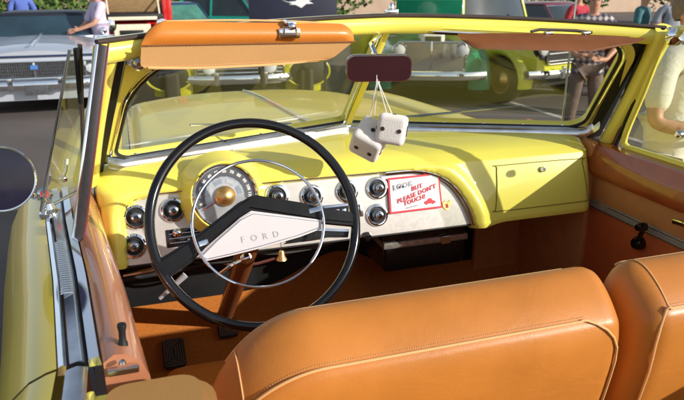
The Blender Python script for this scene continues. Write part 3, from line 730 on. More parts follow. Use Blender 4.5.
b = MB(); c = at(681, 134, (.70, 0, 0), (1, 0, 0)); b.lathe([(.010, 0), (.010, .012), (.006, .018), (0, .019)], c, (-1, -.2, 0), 16); b.build('vent_latch', CHR, DR)

# ------ outside mirror
mc2 = at(0, 179, (0, -.37, 1.2), (0, 1, -.2)); mn2 = (CAM-mc2).normalized()*.8+Vector((.1, -.6, .0)); mn2.normalize()
b = MB(); b.lathe([(0, -.045), (.03, -.038), (.052, -.020), (.0605, -.004), (.062, .001), (.0605, .004), (.058, .0035)], mc2, mn2, 48); om = b.build('door_mirror', CHR, CAR)
b = MB(); b.lathe([(.0585, .0030), (.03, .0036), (0, .0040)], mc2, mn2, 48); b.build('mirror_glass', NAVM, om)
mb = at(50, 212, (0, 0, 1.085), (0, 0, 1))
b = MB(); b.tube(catmull([mc2-mn2*.03, mc2-mn2*.035+Vector((.045, .03, -.05)), mb+Vector((-.012, 0, .03)), mb]), .0065, 10); b.lathe([(.022, -.004), (.021, .004), (.013, .010), (.010, .022), (0, .026)], mb+Vector((0, 0, -.002)), (-.1, 0, 1), 24); b.build('mirror_arm', CHR, om)
b = MB(); b.lathe([(.015, 0), (.016, .006), (.010, .012), (0, .013)], mb+Vector((-.008, .03, .03)), (.1, -1, .4), 20); b.build('mirror_bracket', CHR, om)
b = MB(); b.lathe([(.009, .012), (.008, .0145), (0, .0145)], mb+Vector((-.008, .03, .03)), (.1, -1, .4), 16); b.build('bracket_jewel', pmat('jewel_red', (.6, .03, .04), .2, coat=1, noise=.05), om)

# ------ front body: hood, fenders, cowl
def bodyz(x, y):
    ax = abs(x); t = (y-.2)/1.95
    crown = 1.085-.105*t-.10*max(0, t-.55)**1.6
    hood = crown-.050*(ax/.62)**2.4
    fend = 1.005-.075*t-.05*max(0, t-.7)+.012*math.cos((ax-.72)/.16*PI*.5)
    z = lerp(hood, fend, sstep(.60, .68, ax)) if ax > .60 else hood
    z -= .030*math.exp(-((ax-.625)/.03)**2)
    if ax > .78: q = (ax-.78)/.14; z -= .16*q**2.2
    z -= .30*sstep(.90, 1.0, t)*(.4+.6*t)
    return z
def hoody0(x): return yws(x)+.075
b = MB(); b.grid(lambda u, v: (lambda x, y: Vector((x, y, bodyz(x, y))))(lerp(-.612, .612, u), lerp(hoody0(lerp(-.612, .612, u)), 2.15, v)), 60, 60)
hood = b.build('hood', pmat('hood_paint', (.85, .64, .02), .3, coat=.35, noise=.06, nscale=4), CAR, smooth=60)
b = MB(); b.tube([Vector((0, y, bodyz(0, y)+.004)) for y in [lerp(.5, 2.0, k/20) for k in range(21)]], .006, 8); b.build('hood_moulding', CHR, hood)
for s in (-1, 1):
    b = MB(); b.grid(lambda u, v: (lambda x, y: Vector((x*s, y, bodyz(x, y))))(lerp(.622, .925, u), lerp(-.035, 2.15, v)), 24, 60)
    def side(u, v):
        y = lerp(-.035, 2.15, u); zt = bodyz(.925, y); zb = .42
        d = abs(y-1.35); 
        zb = .12
        if d < .42: zb = max(zb, .08+math.sqrt(max(0, .42**2-d*d)))
        return Vector((s*(.925+.02*math.sin(PI*v)), y, lerp(zt, zb, v)))
    b.grid(side, 60, 10); b.build('front_fender', MATS['hood_paint'], CAR, smooth=60)
b = MB(); b.grid(lambda u, v: (lambda x: Vector((x, lerp(yws(x)+.012, hoody0(x)-.008, v), 1.112-.035*v-.03*(abs(x)/.7)**2)))(lerp(-.70, .70, u)), 50, 4); b.build('cowl', YEL, CAR, smooth=60)
b = MB()
for k in range(14):
    x = -.16+.025*k; b.box((x, yws(x)+.045, 1.0985), (.012, .030, .002))
b.build('cowl_vent', BLKM, CAR)
for s, x0, x1 in ((-1, -.22, -.52), (1, .24, .50)):
    w0 = Vector((x0, yws(x0)+.035, 1.115)); 
    uu = .45; p1 = pane(.30, .22, s)+Vector((0, .012, .008)); p0 = pane(.75, .02, s)+Vector((0, .02, .012))
    b = MB(); b.tube([w0, p0, p0.lerp(p1, .5)], .0035, 6); b.tube([p0.lerp(p1, .0)+Vector((0, .004, .004)), p1], .0030, 6); b.lathe([(.012, -.01), (.011, .01), (0, .014)], w0, (0, 0, 1), 14); b.build('wiper', CHRW, CAR)
b = MB(); b.box((0, 2.25, .36), (1.5, .12, .12), None, .04, 4); b.build('front_bumper', CHR, CAR)
for s in (-1, 1):
    wh = MB(); wh.lathe([(.20, -.09), (.33, -.09), (.345, -.05), (.345, .05), (.33, .09), (.20, .09)], (s*.78, 1.35, GZ+.345), (1, 0, 0), 40); wo_ = wh.build('front_wheel', RUB, CAR)
    wh = MB(); wh.lathe([(.20, .07), (.17, .04), (.10, .07), (.05, .10), (0, .11)], (s*.78, 1.35, GZ+.345), (s, 0, 0), 32); wh.build('hubcap', CHR, wo_)
# radio aerial on the right of the cowl
ab = at(561, 134, (0, .12, 0), (0, 1, 0)); 
b = MB(); b.tube([ab+Vector((0, 0, -.1)), ab+Vector((0, 0, .3)), ab+Vector((0.012, 0, .75))], [.0042, .0034, .0026], 8); b.lathe([(.014, 0), (.010, .015), (.006, .03)], ab+Vector((0, 0, -.08)), (0, 0, 1), 14)
b.build('radio_aerial', CHRW, CAR)
b = MB(); b.box((0, .75, .45), (1.3, 1.0, .2), None, .02); b.build('engine_tray', BLKM, CAR)

# ------ seats
def backrest(x0, x1, name, label, yo=0., lean=.14, rl=.11, rr=.03, top=1.062, ctab=None):
    """padded backrest: YZ profile swept in x with rounded ends"""
    # profile (y, z) clockwise starting at the lower front
    base = [(-.640, .50), (-.655, .62), (-.690, .80), (-.728, .95), (-.745, 1.010), (-.760, 1.045), (-.785, 1.062), (-.815, 1.060), (-.850, 1.040), (-.880, 1.012), (-.889, .995), (-.893, .960), (-.888, .90), (-.868, .80), (-.840, .68), (-.815, .50)]
    cy, cz = -.80, .90
    n = 60; rings = []
    for k in range(n+1):
        u = k/n; x = lerp(x0, x1, u)
        el = (x-x0)/rl; er = (x1-x)/rr
        q = 1.
        shrinkL = 1-math.sqrt(max(0, 1-(1-el)**2)) if el < 1 else 0
        shrinkR = 1-math.sqrt(max(0, 1-(1-er)**2)) if er < 1 else 0
        ring = []
        for (y, z) in base:
            dz = 0; dy = 0
            topw = sstep(.70, 1.03, z)
            dz -= shrinkL*rl*1.15*topw + shrinkR*rr*.8*topw
            mid = -.77 if z > .95 else -.755
            f = 1-.62*shrinkL-.45*shrinkR
            yy = lerp(-.80, y, f) if z > .5 else y
            sag = -.006*math.sin(PI*u)*topw*0
            ring.append(Vector((x, yy+yo, z+dz+(top-1.062))))
        rings.append(ring)
    b = MB(); dense = []
    for r in rings: dense.append(catmull(r, 4, True))
    b.loft(dense); o = b.build(name, LEA, CAR, label, smooth=70)
    # piping along the rear crest and down the ends
    ridx = 10
    line = [r[9]+Vector((0, -.003, .002)) for r in rings]
    endR = [rings[q_][j]+Vector((.0, -.003, 0)) for q_, j in ((-5, 10), (-3, 11), (-3, 12), (-3, 13))]
    startL = [rings[3][j]+Vector((0, -.003, 0)) for j in (13, 12, 11)]
    line = startL+[p for p in line[5:-7]]+endR
    b = MB(); b.tube(catmull(line, 2), .0024, 8); b.build('piping', STIT, o)
    line2 = [r[5]+Vector((0, .001, .003)) for r in rings[4:-4]]
    b = MB(); b.tube(line2, .0020, 6); b.build('piping', STIT, o)
    return o, rings
def stitch_row(rings_, ob):
    b = MB()
    pts = catmull([r[8].lerp(r[9], .84)+Vector((0, -.0006, .0012)) for r in rings_[6:-7]], 3)
    for a_, c_ in zip(pts[::1], pts[1:]): b.bar(a_, a_.lerp(c_, .55), .0011, .0009)
    b.build('stitching', STIT, ob)
s1, rg = backrest(-.552, .158, 'seat_backrest', 'driver seat backrest in tan leather', rl=.18, rr=.035)
xs = 5
for j0, rgx, ob in ((12, rg, s1),):
    pts = [rgx[5][j]+Vector((-.0008, 0, .0010)) for j in (5, 6, 7, 8, 9)]
    b = MB(); b.tube(catmull(pts, 4), .0013, 6); b.build('stitching', STIT, ob)
s2, rg2 = backrest(.178, .69, 'seat_backrest', 'passenger seat backrest in tan leather', yo=-.018, rl=.05, rr=.10, top=1.068)
pts = [rg2[6][j]+Vector((0, 0, .0012)) for j in (5, 6, 7, 8, 9)]
b = MB(); b.tube(catmull(pts, 4), .0013, 6); b.build('stitching', STIT, s2)
stitch_row(rg, s1); stitch_row(rg2, s2)
b = MB(); b.box((0.02, -.46, .56), (1.24, .50, .20), None, .06, 5); b.build('seat_cushion', LEA, CAR, smooth=60)
b = MB(); b.box((0.0, -1.85, .62), (1.2, .45, .22), None, .06, 5); b.box((0, -2.1, .85), (1.2, .18, .5), Matrix.Rotation(.2, 3, 'X'), .06, 5); b.build('rear_seat', LEA, CAR, smooth=60)

# ================================================================== LOOSE THINGS IN THE CAR
# plush dice
PL = pmat('cream_plush', (.84, .79, .74), .95, noise=.05, nscale=25, bump=.7, bscale=500, sheen=.6, spec=.1)
PD = pmat('plush_spot', (.05, .02, .02), .8, noise=.2)
PG = pmat('grey_plush_face', (.66, .62, .66), .95, noise=.15, nscale=50, bump=1., bscale=700, sheen=.5)
dt = at(378, 84, (0, -.245, 0), (0, 1, 0))
DI = thing('plush_dice', 'pair of cream plush dice with dark spots hanging from the rear-view mirror', 'plush dice', dt)
def die(c, half, rot, nm='die', mi=PL):
    b = MB(); b.box((0, 0, 0), (half*2,)*3, None, half*.42, 6)
    b.bm.transform(Matrix.Translation(c-dt) @ rot.to_4x4()); o = b.build(nm, mi, DI, smooth=80)
    faces = {(0, -1, 0): [(-.4, .4), (.4, -.4)], (1, 0, 0): [(0, .35), (0, -.35), (0, 0)], (-1, 0, 0): [(.35, .3), (-.3, -.35)], (0, 0, 1): [(0, 0)], (0, 0, -1): [(.3, .3), (-.3, -.3)], (0, 1, 0): [(0, 0)]}
    for nrm, sp_ in faces.items():
        n = Vector(nrm); x = n.orthogonal().normalized(); y = n.cross(x)
        for (u, v) in sp_:
            b = MB(); p = n*half*1.0+x*u*half+y*v*half; b.lathe([(half*.15, -.001), (half*.14, .0016), (0, .0022)], p, n, 14)
            b.bm.transform(Matrix.Translation(c-dt) @ rot.to_4x4()); b.build('spot', PD, o)
    return o
dc1 = at(392, 129, (0, -.262, 0), (0, 1, 0)); dc2 = at(370, 139, (0, -.225, 0), (0, 1, 0))
die(dc1, .0345, Matrix.Rotation(R(-28), 3, 'Z') @ Matrix.Rotation(R(8), 3, 'Y') @ Matrix.Rotation(R(-8), 3, 'X'))
die(dc2, .0385, Matrix.Rotation(R(38), 3, 'Z') @ Matrix.Rotation(R(-34), 3, 'Y') @ Matrix.Rotation(R(30), 3, 'X'))
b = MB()
for dx, tgt in ((-.010, dc2+Vector((-.004, 0, .036))), (-.003, dc2+Vector((.010, .004, .034))), (.004, dc1+Vector((-.012, 0, .032))), (.008, dc1+Vector((.0, 0, .034)))):
    b.tube([Vector((dx*.25, .0, .045)), Vector((dx*.4, 0, 0)), tgt-dt], .0013, 5)
b.build('cord', WHT, DI)

# warning card stuck on the panel
cpt = dface(0, .92, -REC+.014)
q = [at(px, py, cpt, DN) for px, py in ((389.5, 214), (442, 207.5), (439.5, 173.5), (388, 178))]
co = (q[0]+q[1]+q[2]+q[3])/4; CA = thing('warning_card', 'white card with red border asking people not to touch, propped on the silver dash panel', 'sign', co)
cx = (q[1]-q[0]).normalized(); cy = (q[3]-q[0]); cy = (cy-cx*cy.dot(cx)).normalized(); cz = cx.cross(cy); CW = (q[1]-q[0]).length; CH = (q[3]-q[0]).length
CM = frame((0, 0, 0), cx, cy)
RED = pmat('card_red', (.72, .03, .05), .5, noise=.06)
b = MB()
def cardp(u, v, o): return CM @ Vector(((u-.5)*CW*(1-.03*v), (v-.5)*CH, o+.004*math.sin(PI*u)*(v-.2)))
b.grid(lambda u, v: cardp(u, v, 0), 16, 8); b.build('card_border', RED, CA)
b = MB(); b.grid(lambda u, v: cardp(lerp(.03, .97, u), lerp(.055, .945, v), .0007), 16, 8); b.build('card_face', pmat('card_white', (.82, .81, .82), .5, noise=.03), CA)
GRY = pmat('card_grey_ink', (.45, .45, .48), .6, noise=.1)
def ctext(body, u, v, size, rot, mat, shear=0., bold=.0003):
    p = cardp(u, v, .0022); a = R(rot); M = frame(p, cx*math.cos(a)+cy*math.sin(a), -cx*math.sin(a)+cy*math.cos(a))
    return text_mesh('printed_text', body, size, M, mat, CA, .0002, shear=shear, bold=bold, space=1.12)
ctext('LOOK', .27, .75, .0190, 8, GRY, .1, .0008)
ctext('BUT', .53, .66, .0165, 12, RED, .2, .0004)
ctext("PLEASE DON'T", .52, .48, .0165, 15, RED, .2, .0004)
ctext('TOUCH!', .47, .31, .0160, 13, RED, .2, .0004)
ctext('thank you', .42, .14, .0080, 8, GRY, .2, .0001)
b = MB()
for u in (.20, .27): b.lathe([(.0028, 0), (.0028, .0004), (0, .0005)], cardp(u, .72, .0026), cz, 12)
b.build('printed_eyes', BLK, CA)
b = MB(); M = frame(cardp(.76, .22, .0014), cx, cy)
b.prism([(-.016, -.004), (-.014, .002), (-.007, .004), (-.003, .009), (.005, .009), (.009, .003), (.017, .000), (.018, -.005), (.012, -.005), (.010, -.008), (.006, -.005), (-.006, -.005), (-.009, -.008), (-.012, -.005)], M, .0005)
b.build('printed_car', RED, CA)

# brass bell charm on the ignition key
bc = at(281.5, 255, (0, -.205, 0), (0, 1, 0))
BE = thing('bell_charm', 'small brass bell dangling under the dash behind the steering wheel', 'bell', bc)
b = MB(); b.lathe([(.0, .012), (.005, .011), (.0075, .006), (.0085, -.002), (.0125, -.010), (.0135, -.012), (.011, -.0115), (0, -.010)], (0, 0, 0), (0, 0, 1), 24); b.build('bell_body', GOLD, BE)
b = MB(); b.tube([(0, 0, .012), (.0, 0, .022), (.0, .008, .034)], .0012, 6); b.build('cord', CHRW, BE)
b = MB(); b.lathe([(0, .003), (.003, 0), (0, -.003)], (0, 0, -.014), (0, 0, 1), 10); b.build('clapper', GOLD, BE)

# ================================================================== THE SHOW GROUND
def asphalt():
    m = bpy.data.materials.new('asphalt'); m.use_nodes = True; n = m.node_tree; b = n.nodes['Principled BSDF']; b.inputs['Roughness'].default_value = .85
    tc = n.nodes.new('ShaderNodeTexCoord')
    t1 = n.nodes.new('ShaderNodeTexNoise'); t1.inputs['Scale'].default_value = .7; t1.inputs['Detail'].default_value = 6
    t2 = n.nodes.new('ShaderNodeTexNoise'); t2.inputs['Scale'].default_value = 90; t2.inputs['Detail'].default_value = 3
    for t in (t1, t2): n.links.new(tc.outputs['Object'], t.inputs['Vector'])
    r = n.nodes.new('ShaderNodeValToRGB'); r.color_ramp.elements[0].position = .3; r.color_ramp.elements[1].position = .75
    r.color_ramp.elements[0].color = (.10, .083, .076, 1); r.color_ramp.elements[1].color = (.17, .14, .125, 1)
    n.links.new(t1.outputs['Fac'], r.inputs[0])
    mx = n.nodes.new('ShaderNodeMixRGB'); mx.blend_type = 'OVERLAY'; mx.inputs[0].default_value = .6
    n.links.new(r.outputs[0], mx.inputs[1]); n.links.new(t2.outputs['Color'], mx.inputs[2]); n.links.new(mx.outputs[0], b.inputs['Base Color'])
    bp = n.nodes.new('ShaderNodeBump'); bp.inputs['Strength'].default_value = .5; bp.inputs['Distance'].default_value = .01; n.links.new(t2.outputs['Fac'], bp.inputs['Height']); n.links.new(bp.outputs[0], b.inputs['Normal'])
    return m
b = MB(); b.grid(lambda u, v: Vector((lerp(-250, 250, u), lerp(-250, 350, v), GZ)), 20, 20); struct(b.build('ground', asphalt(), smooth=0))
LINE = pmat('road_paint', (.55, .52, .48), .8, noise=.35, nscale=9)
b = MB()
for x in (-3.3, -.62, 2.3, 5.2):
    b.grid(lambda u, v: Vector((x+lerp(-.05, .05, u)+.0*v, lerp(4.2, 9.6, v), GZ+.004)), 1, 6)
struct(b.build('parking_lines', LINE, smooth=0))

TYRE = RUB
def car(name, label, loc, rz, paint, cat='car', L=4.6, W=1.85, hoodz=.95, beltz=.95, roofz=1.4, cab=(1.5, 3.6), roof=(1.95, 3.1), old=False, fend=.0, nose=.25, glassm=None, group=None, gril='bars', bumper=True, rw=.33, axle=(.80, 3.6), hoodopen=None, body2=None, headz=.68, headx=.72, roofmat=None, cabw=.84, hw=None, bumz=.47, guards=(.35,), bumw=1.0, pick=False):
    t = thing(name, label, cat, (loc[0], loc[1], GZ), rz, group)
    w2 = W/2
    ys = [0, .04, .12, .3, .5, .7, .9, 1.1, 1.3, 1.5, 1.8, 2.2, 2.6, 3.0, 3.2, 3.4, 3.6, 3.8, 4.0, 4.3, L-.1, L]
    ys = sorted(set([y for y in ys if y < L-.12]+[L-.1, L]+[axle[0]+d for d in (-.40, -.36, -.28, -.15, .15, .28, .36, .40)]+[axle[1]+d for d in (-.40, -.36, -.28, -.15, 0, .15, .28, .36, .40)]))
    def zb(y):
        z = .24
        for a in axle:
            if old and y < .22: z = .46
            if abs(y-a) < rw+.07: z = max(z, .20+math.sqrt((rw+.07)**2-(y-a)**2)+.12)
        return z
    rings = []
    HW = hw or 1.
    for y in ys:
        f = 1-.14*max(0, 1-y/.35)**2; rr_ = 1-.12*max(0, (y-(L-.5))/.5)**2
        wv = w2*f*rr_
        zt = lerp(hoodz-nose*max(0, 1-y/.5)**2.2, beltz, sstep(.3, 1.6, y))
        if pick and y > 2.6: zt = beltz-.02
        zt -= .10*max(0, (y-(L-.6))/.6)**2
        cr = .05 if y < (cab or (1.5,))[0] else .02
        z0 = zb(y); sh = zt-.10*(1.6 if old else 1)
        ring = [(-wv*.90, z0), (-wv*.985, max(z0+.02, lerp(z0, sh, .3))), (-wv, max(z0+.03, lerp(z0, sh, .65))), (-wv*.97, max(z0+.04, sh)), (-wv*.86, zt-.025), (-wv*.62*HW, zt+.0*cr), (-wv*.3*HW, zt+cr*.8), (0, zt+cr)]
        ring = ring+[(-x, z) for x, z in ring[:-1][::-1]]
        rings.append([Vector((x, y, z)) for x, z in ring])
    b = MB(); b.loft(rings); body = b.build('body', paint, t, smooth=40)
    b = MB(); b.box((0, L*.5, .42), (W*.86, L*.94, .30), None, .03); b.build('underbody', BLKM, t)
    # cabin
    if cab:
        cw = w2*cabw; tw = cw*.82; z0 = beltz-.02
        gl = glassm or pmat('car_window_dark', (.02, .03, .03), .08, coat=1., noise=.3, nscale=3)
        low = [(-cw, cab[0]+.10), (-cw*.6, cab[0]), (0, cab[0]-.05), (cw*.6, cab[0]), (cw, cab[0]+.10), (cw, cab[1]-.1), (cw*.6, cab[1]), (-cw*.6, cab[1]), (-cw, cab[1]-.1)]
        up = [(-tw, roof[0]+.06), (-tw*.6, roof[0]), (0, roof[0]-.03), (tw*.6, roof[0]), (tw, roof[0]+.06), (tw, roof[1]-.05), (tw*.6, roof[1]), (-tw*.6, roof[1]), (-tw, roof[1]-.05)]
        b = MB(); b.loft([[Vector((x*.985, y, z0)) for x, y in low], [Vector((x*.985, y, roofz-.05)) for x, y in up]]); b.build('window', gl, t, smooth=20)
        rp = roofmat or paint
        b = MB(); b.loft([[Vector((x*1.03, lerp(y, (roof[0]+roof[1])/2, -.02), roofz-.055)) for x, y in up], [Vector((x*1.02, y, roofz-.03)) for x, y in up], [Vector((x*.8, lerp(y, (roof[0]+roof[1])/2, .12), roofz)) for x, y in up]]); b.build('roof', rp, t, smooth=60)
        for i in (0, 4, 5, 8):
            b = MB(); b.bar(Vector((low[i][0], low[i][1], z0-.01)), Vector((up[i][0]*1.02, up[i][1], roofz-.05)), .045, .05, .01, up=(0, 1, 0)); b.build('roof_pillar', rp, t)
        for s in (-1, 1):
            ym = (roof[0]+roof[1])/2+.05
            b = MB(); b.bar(Vector((s*cw*1.0, ym, z0-.01)), Vector((s*tw*1.03, ym, roofz-.05)), .03, .05, .008, up=(0, 1, 0)); b.build('roof_pillar', rp, t)
        b = MB(); b.tube([Vector((x*1.01, y-.008, z0+.018)) for x, y in low[:5]], .014, 8); b.tube([Vector((x*1.01, y-.012, roofz-.075)) for x, y in up[:5]], .012, 8); b.build('windshield_trim', CHR, t)
    for s in (-1, 1):
        for a in axle:
            b = MB(); b.lathe([(rw*.6, -.10), (rw*.96, -.10), (rw, -.06), (rw, .05), (rw*.96, .09), (rw*.62, .10), (rw*.6, .06)], (s*(w2-.13), a, rw), (s, 0, 0), 36); wh = b.build('wheel', TYRE, t)
            hf = .80 if name == 'pickup_truck' else 1.
            b = MB(); b.lathe([(rw*.62, .07), (rw*.60*hf, .065), (rw*.58*hf, .05), (rw*.42*hf, .04), (rw*.3*hf, .075), (rw*.12, .10), (0, .105)], (s*(w2-.13), a, rw), (s, 0, 0), 28); b.build('hubcap', GOLD if name == 'pickup_truck' else CHR, wh)
    if bumper:
        zc = bumz; bw = w2*bumw
        pts = [Vector((lerp(-bw, bw, k/16), -.10+.16*abs(k/8-1)**3, zc)) for k in range(17)]
        b = MB(); b.tube(pts, .062, 10, flat=.45, up=(0, 0, 1)) if False else b.loft([[p+Vector((0, dy, dz)) for dy, dz in ((-.03, -.06), (-.045, -.02), (-.045, .02), (-.03, .06), (.02, .06), (.02, -.06))] for p in pts]); bu = b.build('bumper', CHR, t)
        for g in guards:
            for s in (-1, 1):
                b = MB(); b.box((s*g, -.14, zc+.02), (.07, .06, .19), None, .02, 3); b.build('bumper_guard', CHR, bu)
    hy = -.005
    if gril == 'wide':
        gz = headz-.04
        b = MB(); b.box((0, hy, gz), (W*.90, .05, .22), None, .01); g = b.build('grille', pmat('grille_shade', (.05, .05, .055), .4, noise=.2), t)
        b = MB()
        for k in range(44): b.box((lerp(-W*.32, W*.32, k/43), hy-.03, gz), (.010, .012, .19))
        for k in range(5): b.box((0, hy-.035, gz-.085+.0425*k), (W*.66, .010, .008))
        b.build('grille_mesh', CHRW, g)
        b = MB()
        for z in (gz+.115, gz-.115): b.box((0, hy-.03, z), (W*.93, .05, .028), None, .008)
        for s in (-1, 0, 1): b.box((s*W*.335, hy-.03, gz), (.03, .04, .22), None, .006)
        b.build('grille_surround', CHR, g)
        for s in (-1, 1):
            for k in (0, 1):
                x = s*(W*.335+.075+.13*k)
                b = MB(); b.lathe([(.072, 0), (.072, .03), (.064, .035)], (x, hy-.01, gz), (0, -1, 0), 24); h = b.build('headlight', CHR, t)
                b = MB(); b.lathe([(.063, .028), (.04, .036), (0, .04)], (x, hy-.01, gz), (0, -1, 0), 20); b.build('lens', pmat('headlight_lens', (.6, .62, .64), .08, noise=.1, nscale=40, coat=1), h)
    if gril in ('bars', 'open'):
        gw = W*.30 if gril == 'bars' else W*.33; gz = headz-.08
        b = MB(); b.prism(rrect(gw, .155, .08), frame((0, hy+.06, gz), (1, 0, 0), (0, 0, 1)), .09, .02); g = b.build('grille', pmat('grille_dark', (.015, .015, .018), .4, noise=.2), t)
        b = MB()
        for k in range(5 if gril == 'bars' else 3): b.bar((-gw*.97, hy-.04, gz-.11+(.055 if gril == 'bars' else .11)*k), (gw*.97, hy-.04, gz-.11+(.055 if gril == 'bars' else .11)*k), .022 if gril == 'bars' else .04, .02, .006)
        b.build('grille_bar', CHR, g)
        b = MB(); b.tube([Vector((x, hy-.035, gz+z)) for x, z in rrect(gw, .155, .08)], .014, 8, closed=True); b.build('grille_surround', CHR, g)
    if gril == 'vertical':
        gz = headz-.10; gw = W*.30
        b = MB(); b.prism(rrect(gw, .22, .06), frame((0, hy+.08, gz), (1, 0, 0), (0, 0, 1)), .12, .02); g = b.build('grille', CHR, t)
        b = MB()
        for k in range(26): b.bar((lerp(-gw*.94, gw*.94, k/25), hy-.045, gz-.20), (lerp(-gw*.94, gw*.94, k/25), hy-.045, gz+.20), .010, .014)
        b.bar((0, hy-.06, gz-.21), (0, hy-.06, gz+.24), .03, .03, .008)
        b.build('grille_bar', CHR, g)
        b = MB(); b.tube([Vector((x, hy-.045, gz+z)) for x, z in rrect(gw, .22, .06)], .02, 8, closed=True); b.build('grille_surround', CHR, g)
    if gril != 'wide' and gril is not None:
        for s in (-1, 1):
            hx = headx*w2*s
            b = MB(); b.lathe([(.04, -.16), (.09, -.10), (.112, 0), (.115, .02), (.105, .034), (.092, .034)], (hx, hy-.02, headz), (0, -1, 0), 28); h = b.build('headlight', CHR, t)
            b = MB(); b.lathe([(.093, .028), (.06, .046), (0, .054)], (hx, hy-.02, headz), (0, -1, 0), 24); b.build('lens', pmat('headlight_lens', (.6, .62, .64), .08, noise=.1, nscale=40, coat=1), h)
    if old:   # pontoon front fenders over the wheels
        for s in (-1, 1):
            rings = []
            for k in range(17):
                a = lerp(R(-8), R(186), k/16); rad = rw+.10+.03*math.sin(a)
                c = Vector((0, axle[0]-math.cos(a)*rad, rw-.02+math.sin(a)*rad)); er = .05+.06*math.sin(max(0, min(PI, a)))
                o = Vector((0, -math.cos(a), math.sin(a)))
                rings.append([c+Vector((s*(w2-.10+math.cos(q)*(.17+fend)), 0, 0))+o*math.sin(q)*er for q in [2*PI*j/12 for j in range(12)]])
            b = MB(); b.loft(rings); b.build('fender', body2 or paint, t, smooth=60)
    if hoodopen:
        hz, hl, ang, hm = hoodopen
        rot = Matrix.Rotation(-ang, 3, 'X')
        b = MB(); b.box(Vector((0, 1.25, beltz+.02))+rot @ Vector((0, -hl/2, 0)), (W*.62, hl, .035), rot, .012, 3); h = b.build('hood', hm, t)
        b = MB(); b.box((0, .72, hoodz-.02), (W*.52, .85, .10), None, .02); e = b.build('engine', BLKM, t)
        for s in (-1, 1):
            b = MB(); b.box((s*.14, .75, hoodz+.05), (.12, .5, .09), None, .02); b.build('valve_cover', CHR, e)
        b = MB(); b.lathe([(.16, 0), (.17, .02), (.17, .09), (.14, .11), (0, .12)], (0, .68, hoodz+.09), (0, 0, 1), 28); b.build('air_cleaner', hz, e)
    return t, body

SILVP = pmat('silver_blue_paint', (.60, .64, .72), .3, metal=.4, coat=.8, noise=.06, nscale=3)
tS, bS = car('parked_car', 'silver-blue car with wide chrome grille, its nose facing the convertible at the far left', (-1.80, 8.45, 0), R(1), SILVP, L=5.3, W=1.98, hoodz=.93, beltz=.98, roofz=1.34, cab=(1.75, 4.0), roof=(2.35, 3.5), gril='wide', headz=.70, bumz=.46, guards=(.32,), nose=.06, roofmat=pmat('black_vinyl_roof', (.02, .022, .03), .4, noise=.2), axle=(.95, 4.1), cabw=.86,
     glassm=pmat('tinted_reflection_glass', (.02, .05, .07), .06, coat=1., noise=.4, nscale=2))  # colour noise stands in for reflections and cabin colours in this glass
b = MB(); b.bar((0, .06, .995), (0, 1.7, 1.035), .03, .02, .006); b.build('hood_crease', SILVP, tS)
b = MB(); b.box((0, .0, .845), (1.9, .05, .03), None, .01); b.build('hood_lip', pmat('navy_lip', (.02, .03, .08), .3, noise=.1), tS)
b = MB(); b.prism(rrect(.05, .03, .01), frame((0, -.06, .70), (1, 0, 0), (0, 0, 1)), .012, .003); b.build('grille_badge', pmat('badge_blue', (.08, .2, .5), .3, noise=.1), tS)
b = MB(); b.box((0, -.155, .40), (.30, .01, .14), None, .004); b.build('number_plate', pmat('plate_dark', (.08, .08, .09), .4, noise=.3), tS)
for s in (-1, 1):
    b = MB(); b.lathe([(0, -.05), (.05, -.03), (.06, .0), (.045, .03), (0, .04)], (s*.95, 1.75, 1.06), (0, 1, 0), 18); b.build('door_mirror', CHR, tS)
    b = MB(); b.box((s*.3, 2.9, 1.02), (.45, .12, .34), None, .05, 3); b.build('seat_back', pmat('dark_interior', (.05, .04, .04), .6, noise=.2), tS)

tY, bY = car('parked_car', 'olive yellow fat-fendered car with chrome bumper standing nose to nose with the convertible', (.98, 7.9, 0), R(-4), pmat('olive_yellow_paint', (.40, .38, .015), .25, coat=1., noise=.1, nscale=2), L=4.4, W=2.1, hoodz=.98, beltz=1.0, cab=None, old=True, gril='bars', headz=.66, headx=.42, bumz=.49, bumw=.74, rw=.34, axle=(.55, 3.5), fend=.10)
for s in (-1, 1):
    M = Matrix.Translation((s*1.0, .02, .56)) @ Matrix.Diagonal((1.35, 1, .9, 1))
    b = MB(); b.lathe([(.0, -.035), (.17, -.03), (.235, -.01), (.24, .10)], (0, 0, 0), (0, 1, 0), 36); b.bm.transform(M); wl_ = b.build('wheel_well', BLKM, tY)
    b = MB(); b.tube([Vector((.245*math.cos(a), -.012, .245*math.sin(a))) for a in [2*PI*k/40 for k in range(40)]], .016, 8, closed=True); b.bm.transform(M); b.build('well_rim', MATS['olive_yellow_paint'], wl_)
    b = MB(); b.box((s*.97, -.01, .36), (.22, .12, .50), None, .06, 4); b.build('front_tyre', RUB, wl_)
GRN = pmat('dark_green_paint', (.01, .22, .12), .25, coat=1., noise=.1, nscale=3)
tG, bG = car('hot_rod', 'green hot rod with chrome grille, open hood and white scoop on the dark engine', (3.85, 7.55, 0), R(-22), GRN, L=4.0, W=1.72, hoodz=.86, beltz=.92, roofz=1.32, cab=(1.7, 3.2), roof=(2.0, 2.9), old=True, gril='vertical', headz=.84, headx=.56, bumz=.46, rw=.32, axle=(.5, 3.1), hoodopen=(pmat('white_scoop', (.75, .72, .66), .4, noise=.1), .7, R(62), GRN), guards=(), nose=.05)
b = MB(); b.box((.02, .20, 1.02), (.36, .40, .17), None, .07, 4); b.build('hood_scoop', pmat('white_scoop', (.75, .72, .66), .4), tG)
b = MB(); b.box((.02, -.008, 1.01), (.24, .02, .07), None, .01); b.build('scoop_mouth', BLKM, tG)
b = MB(); b.box((.02, .30, .90), (.62, .5, .16), None, .04); b.build('engine_block', pmat('engine_black_blue', (.012, .015, .03), .3, coat=.5, noise=.4, nscale=8), tG)
YT = pmat('lime_yellow_paint', (.62, .60, .03), .3, coat=1., noise=.06, nscale=2)
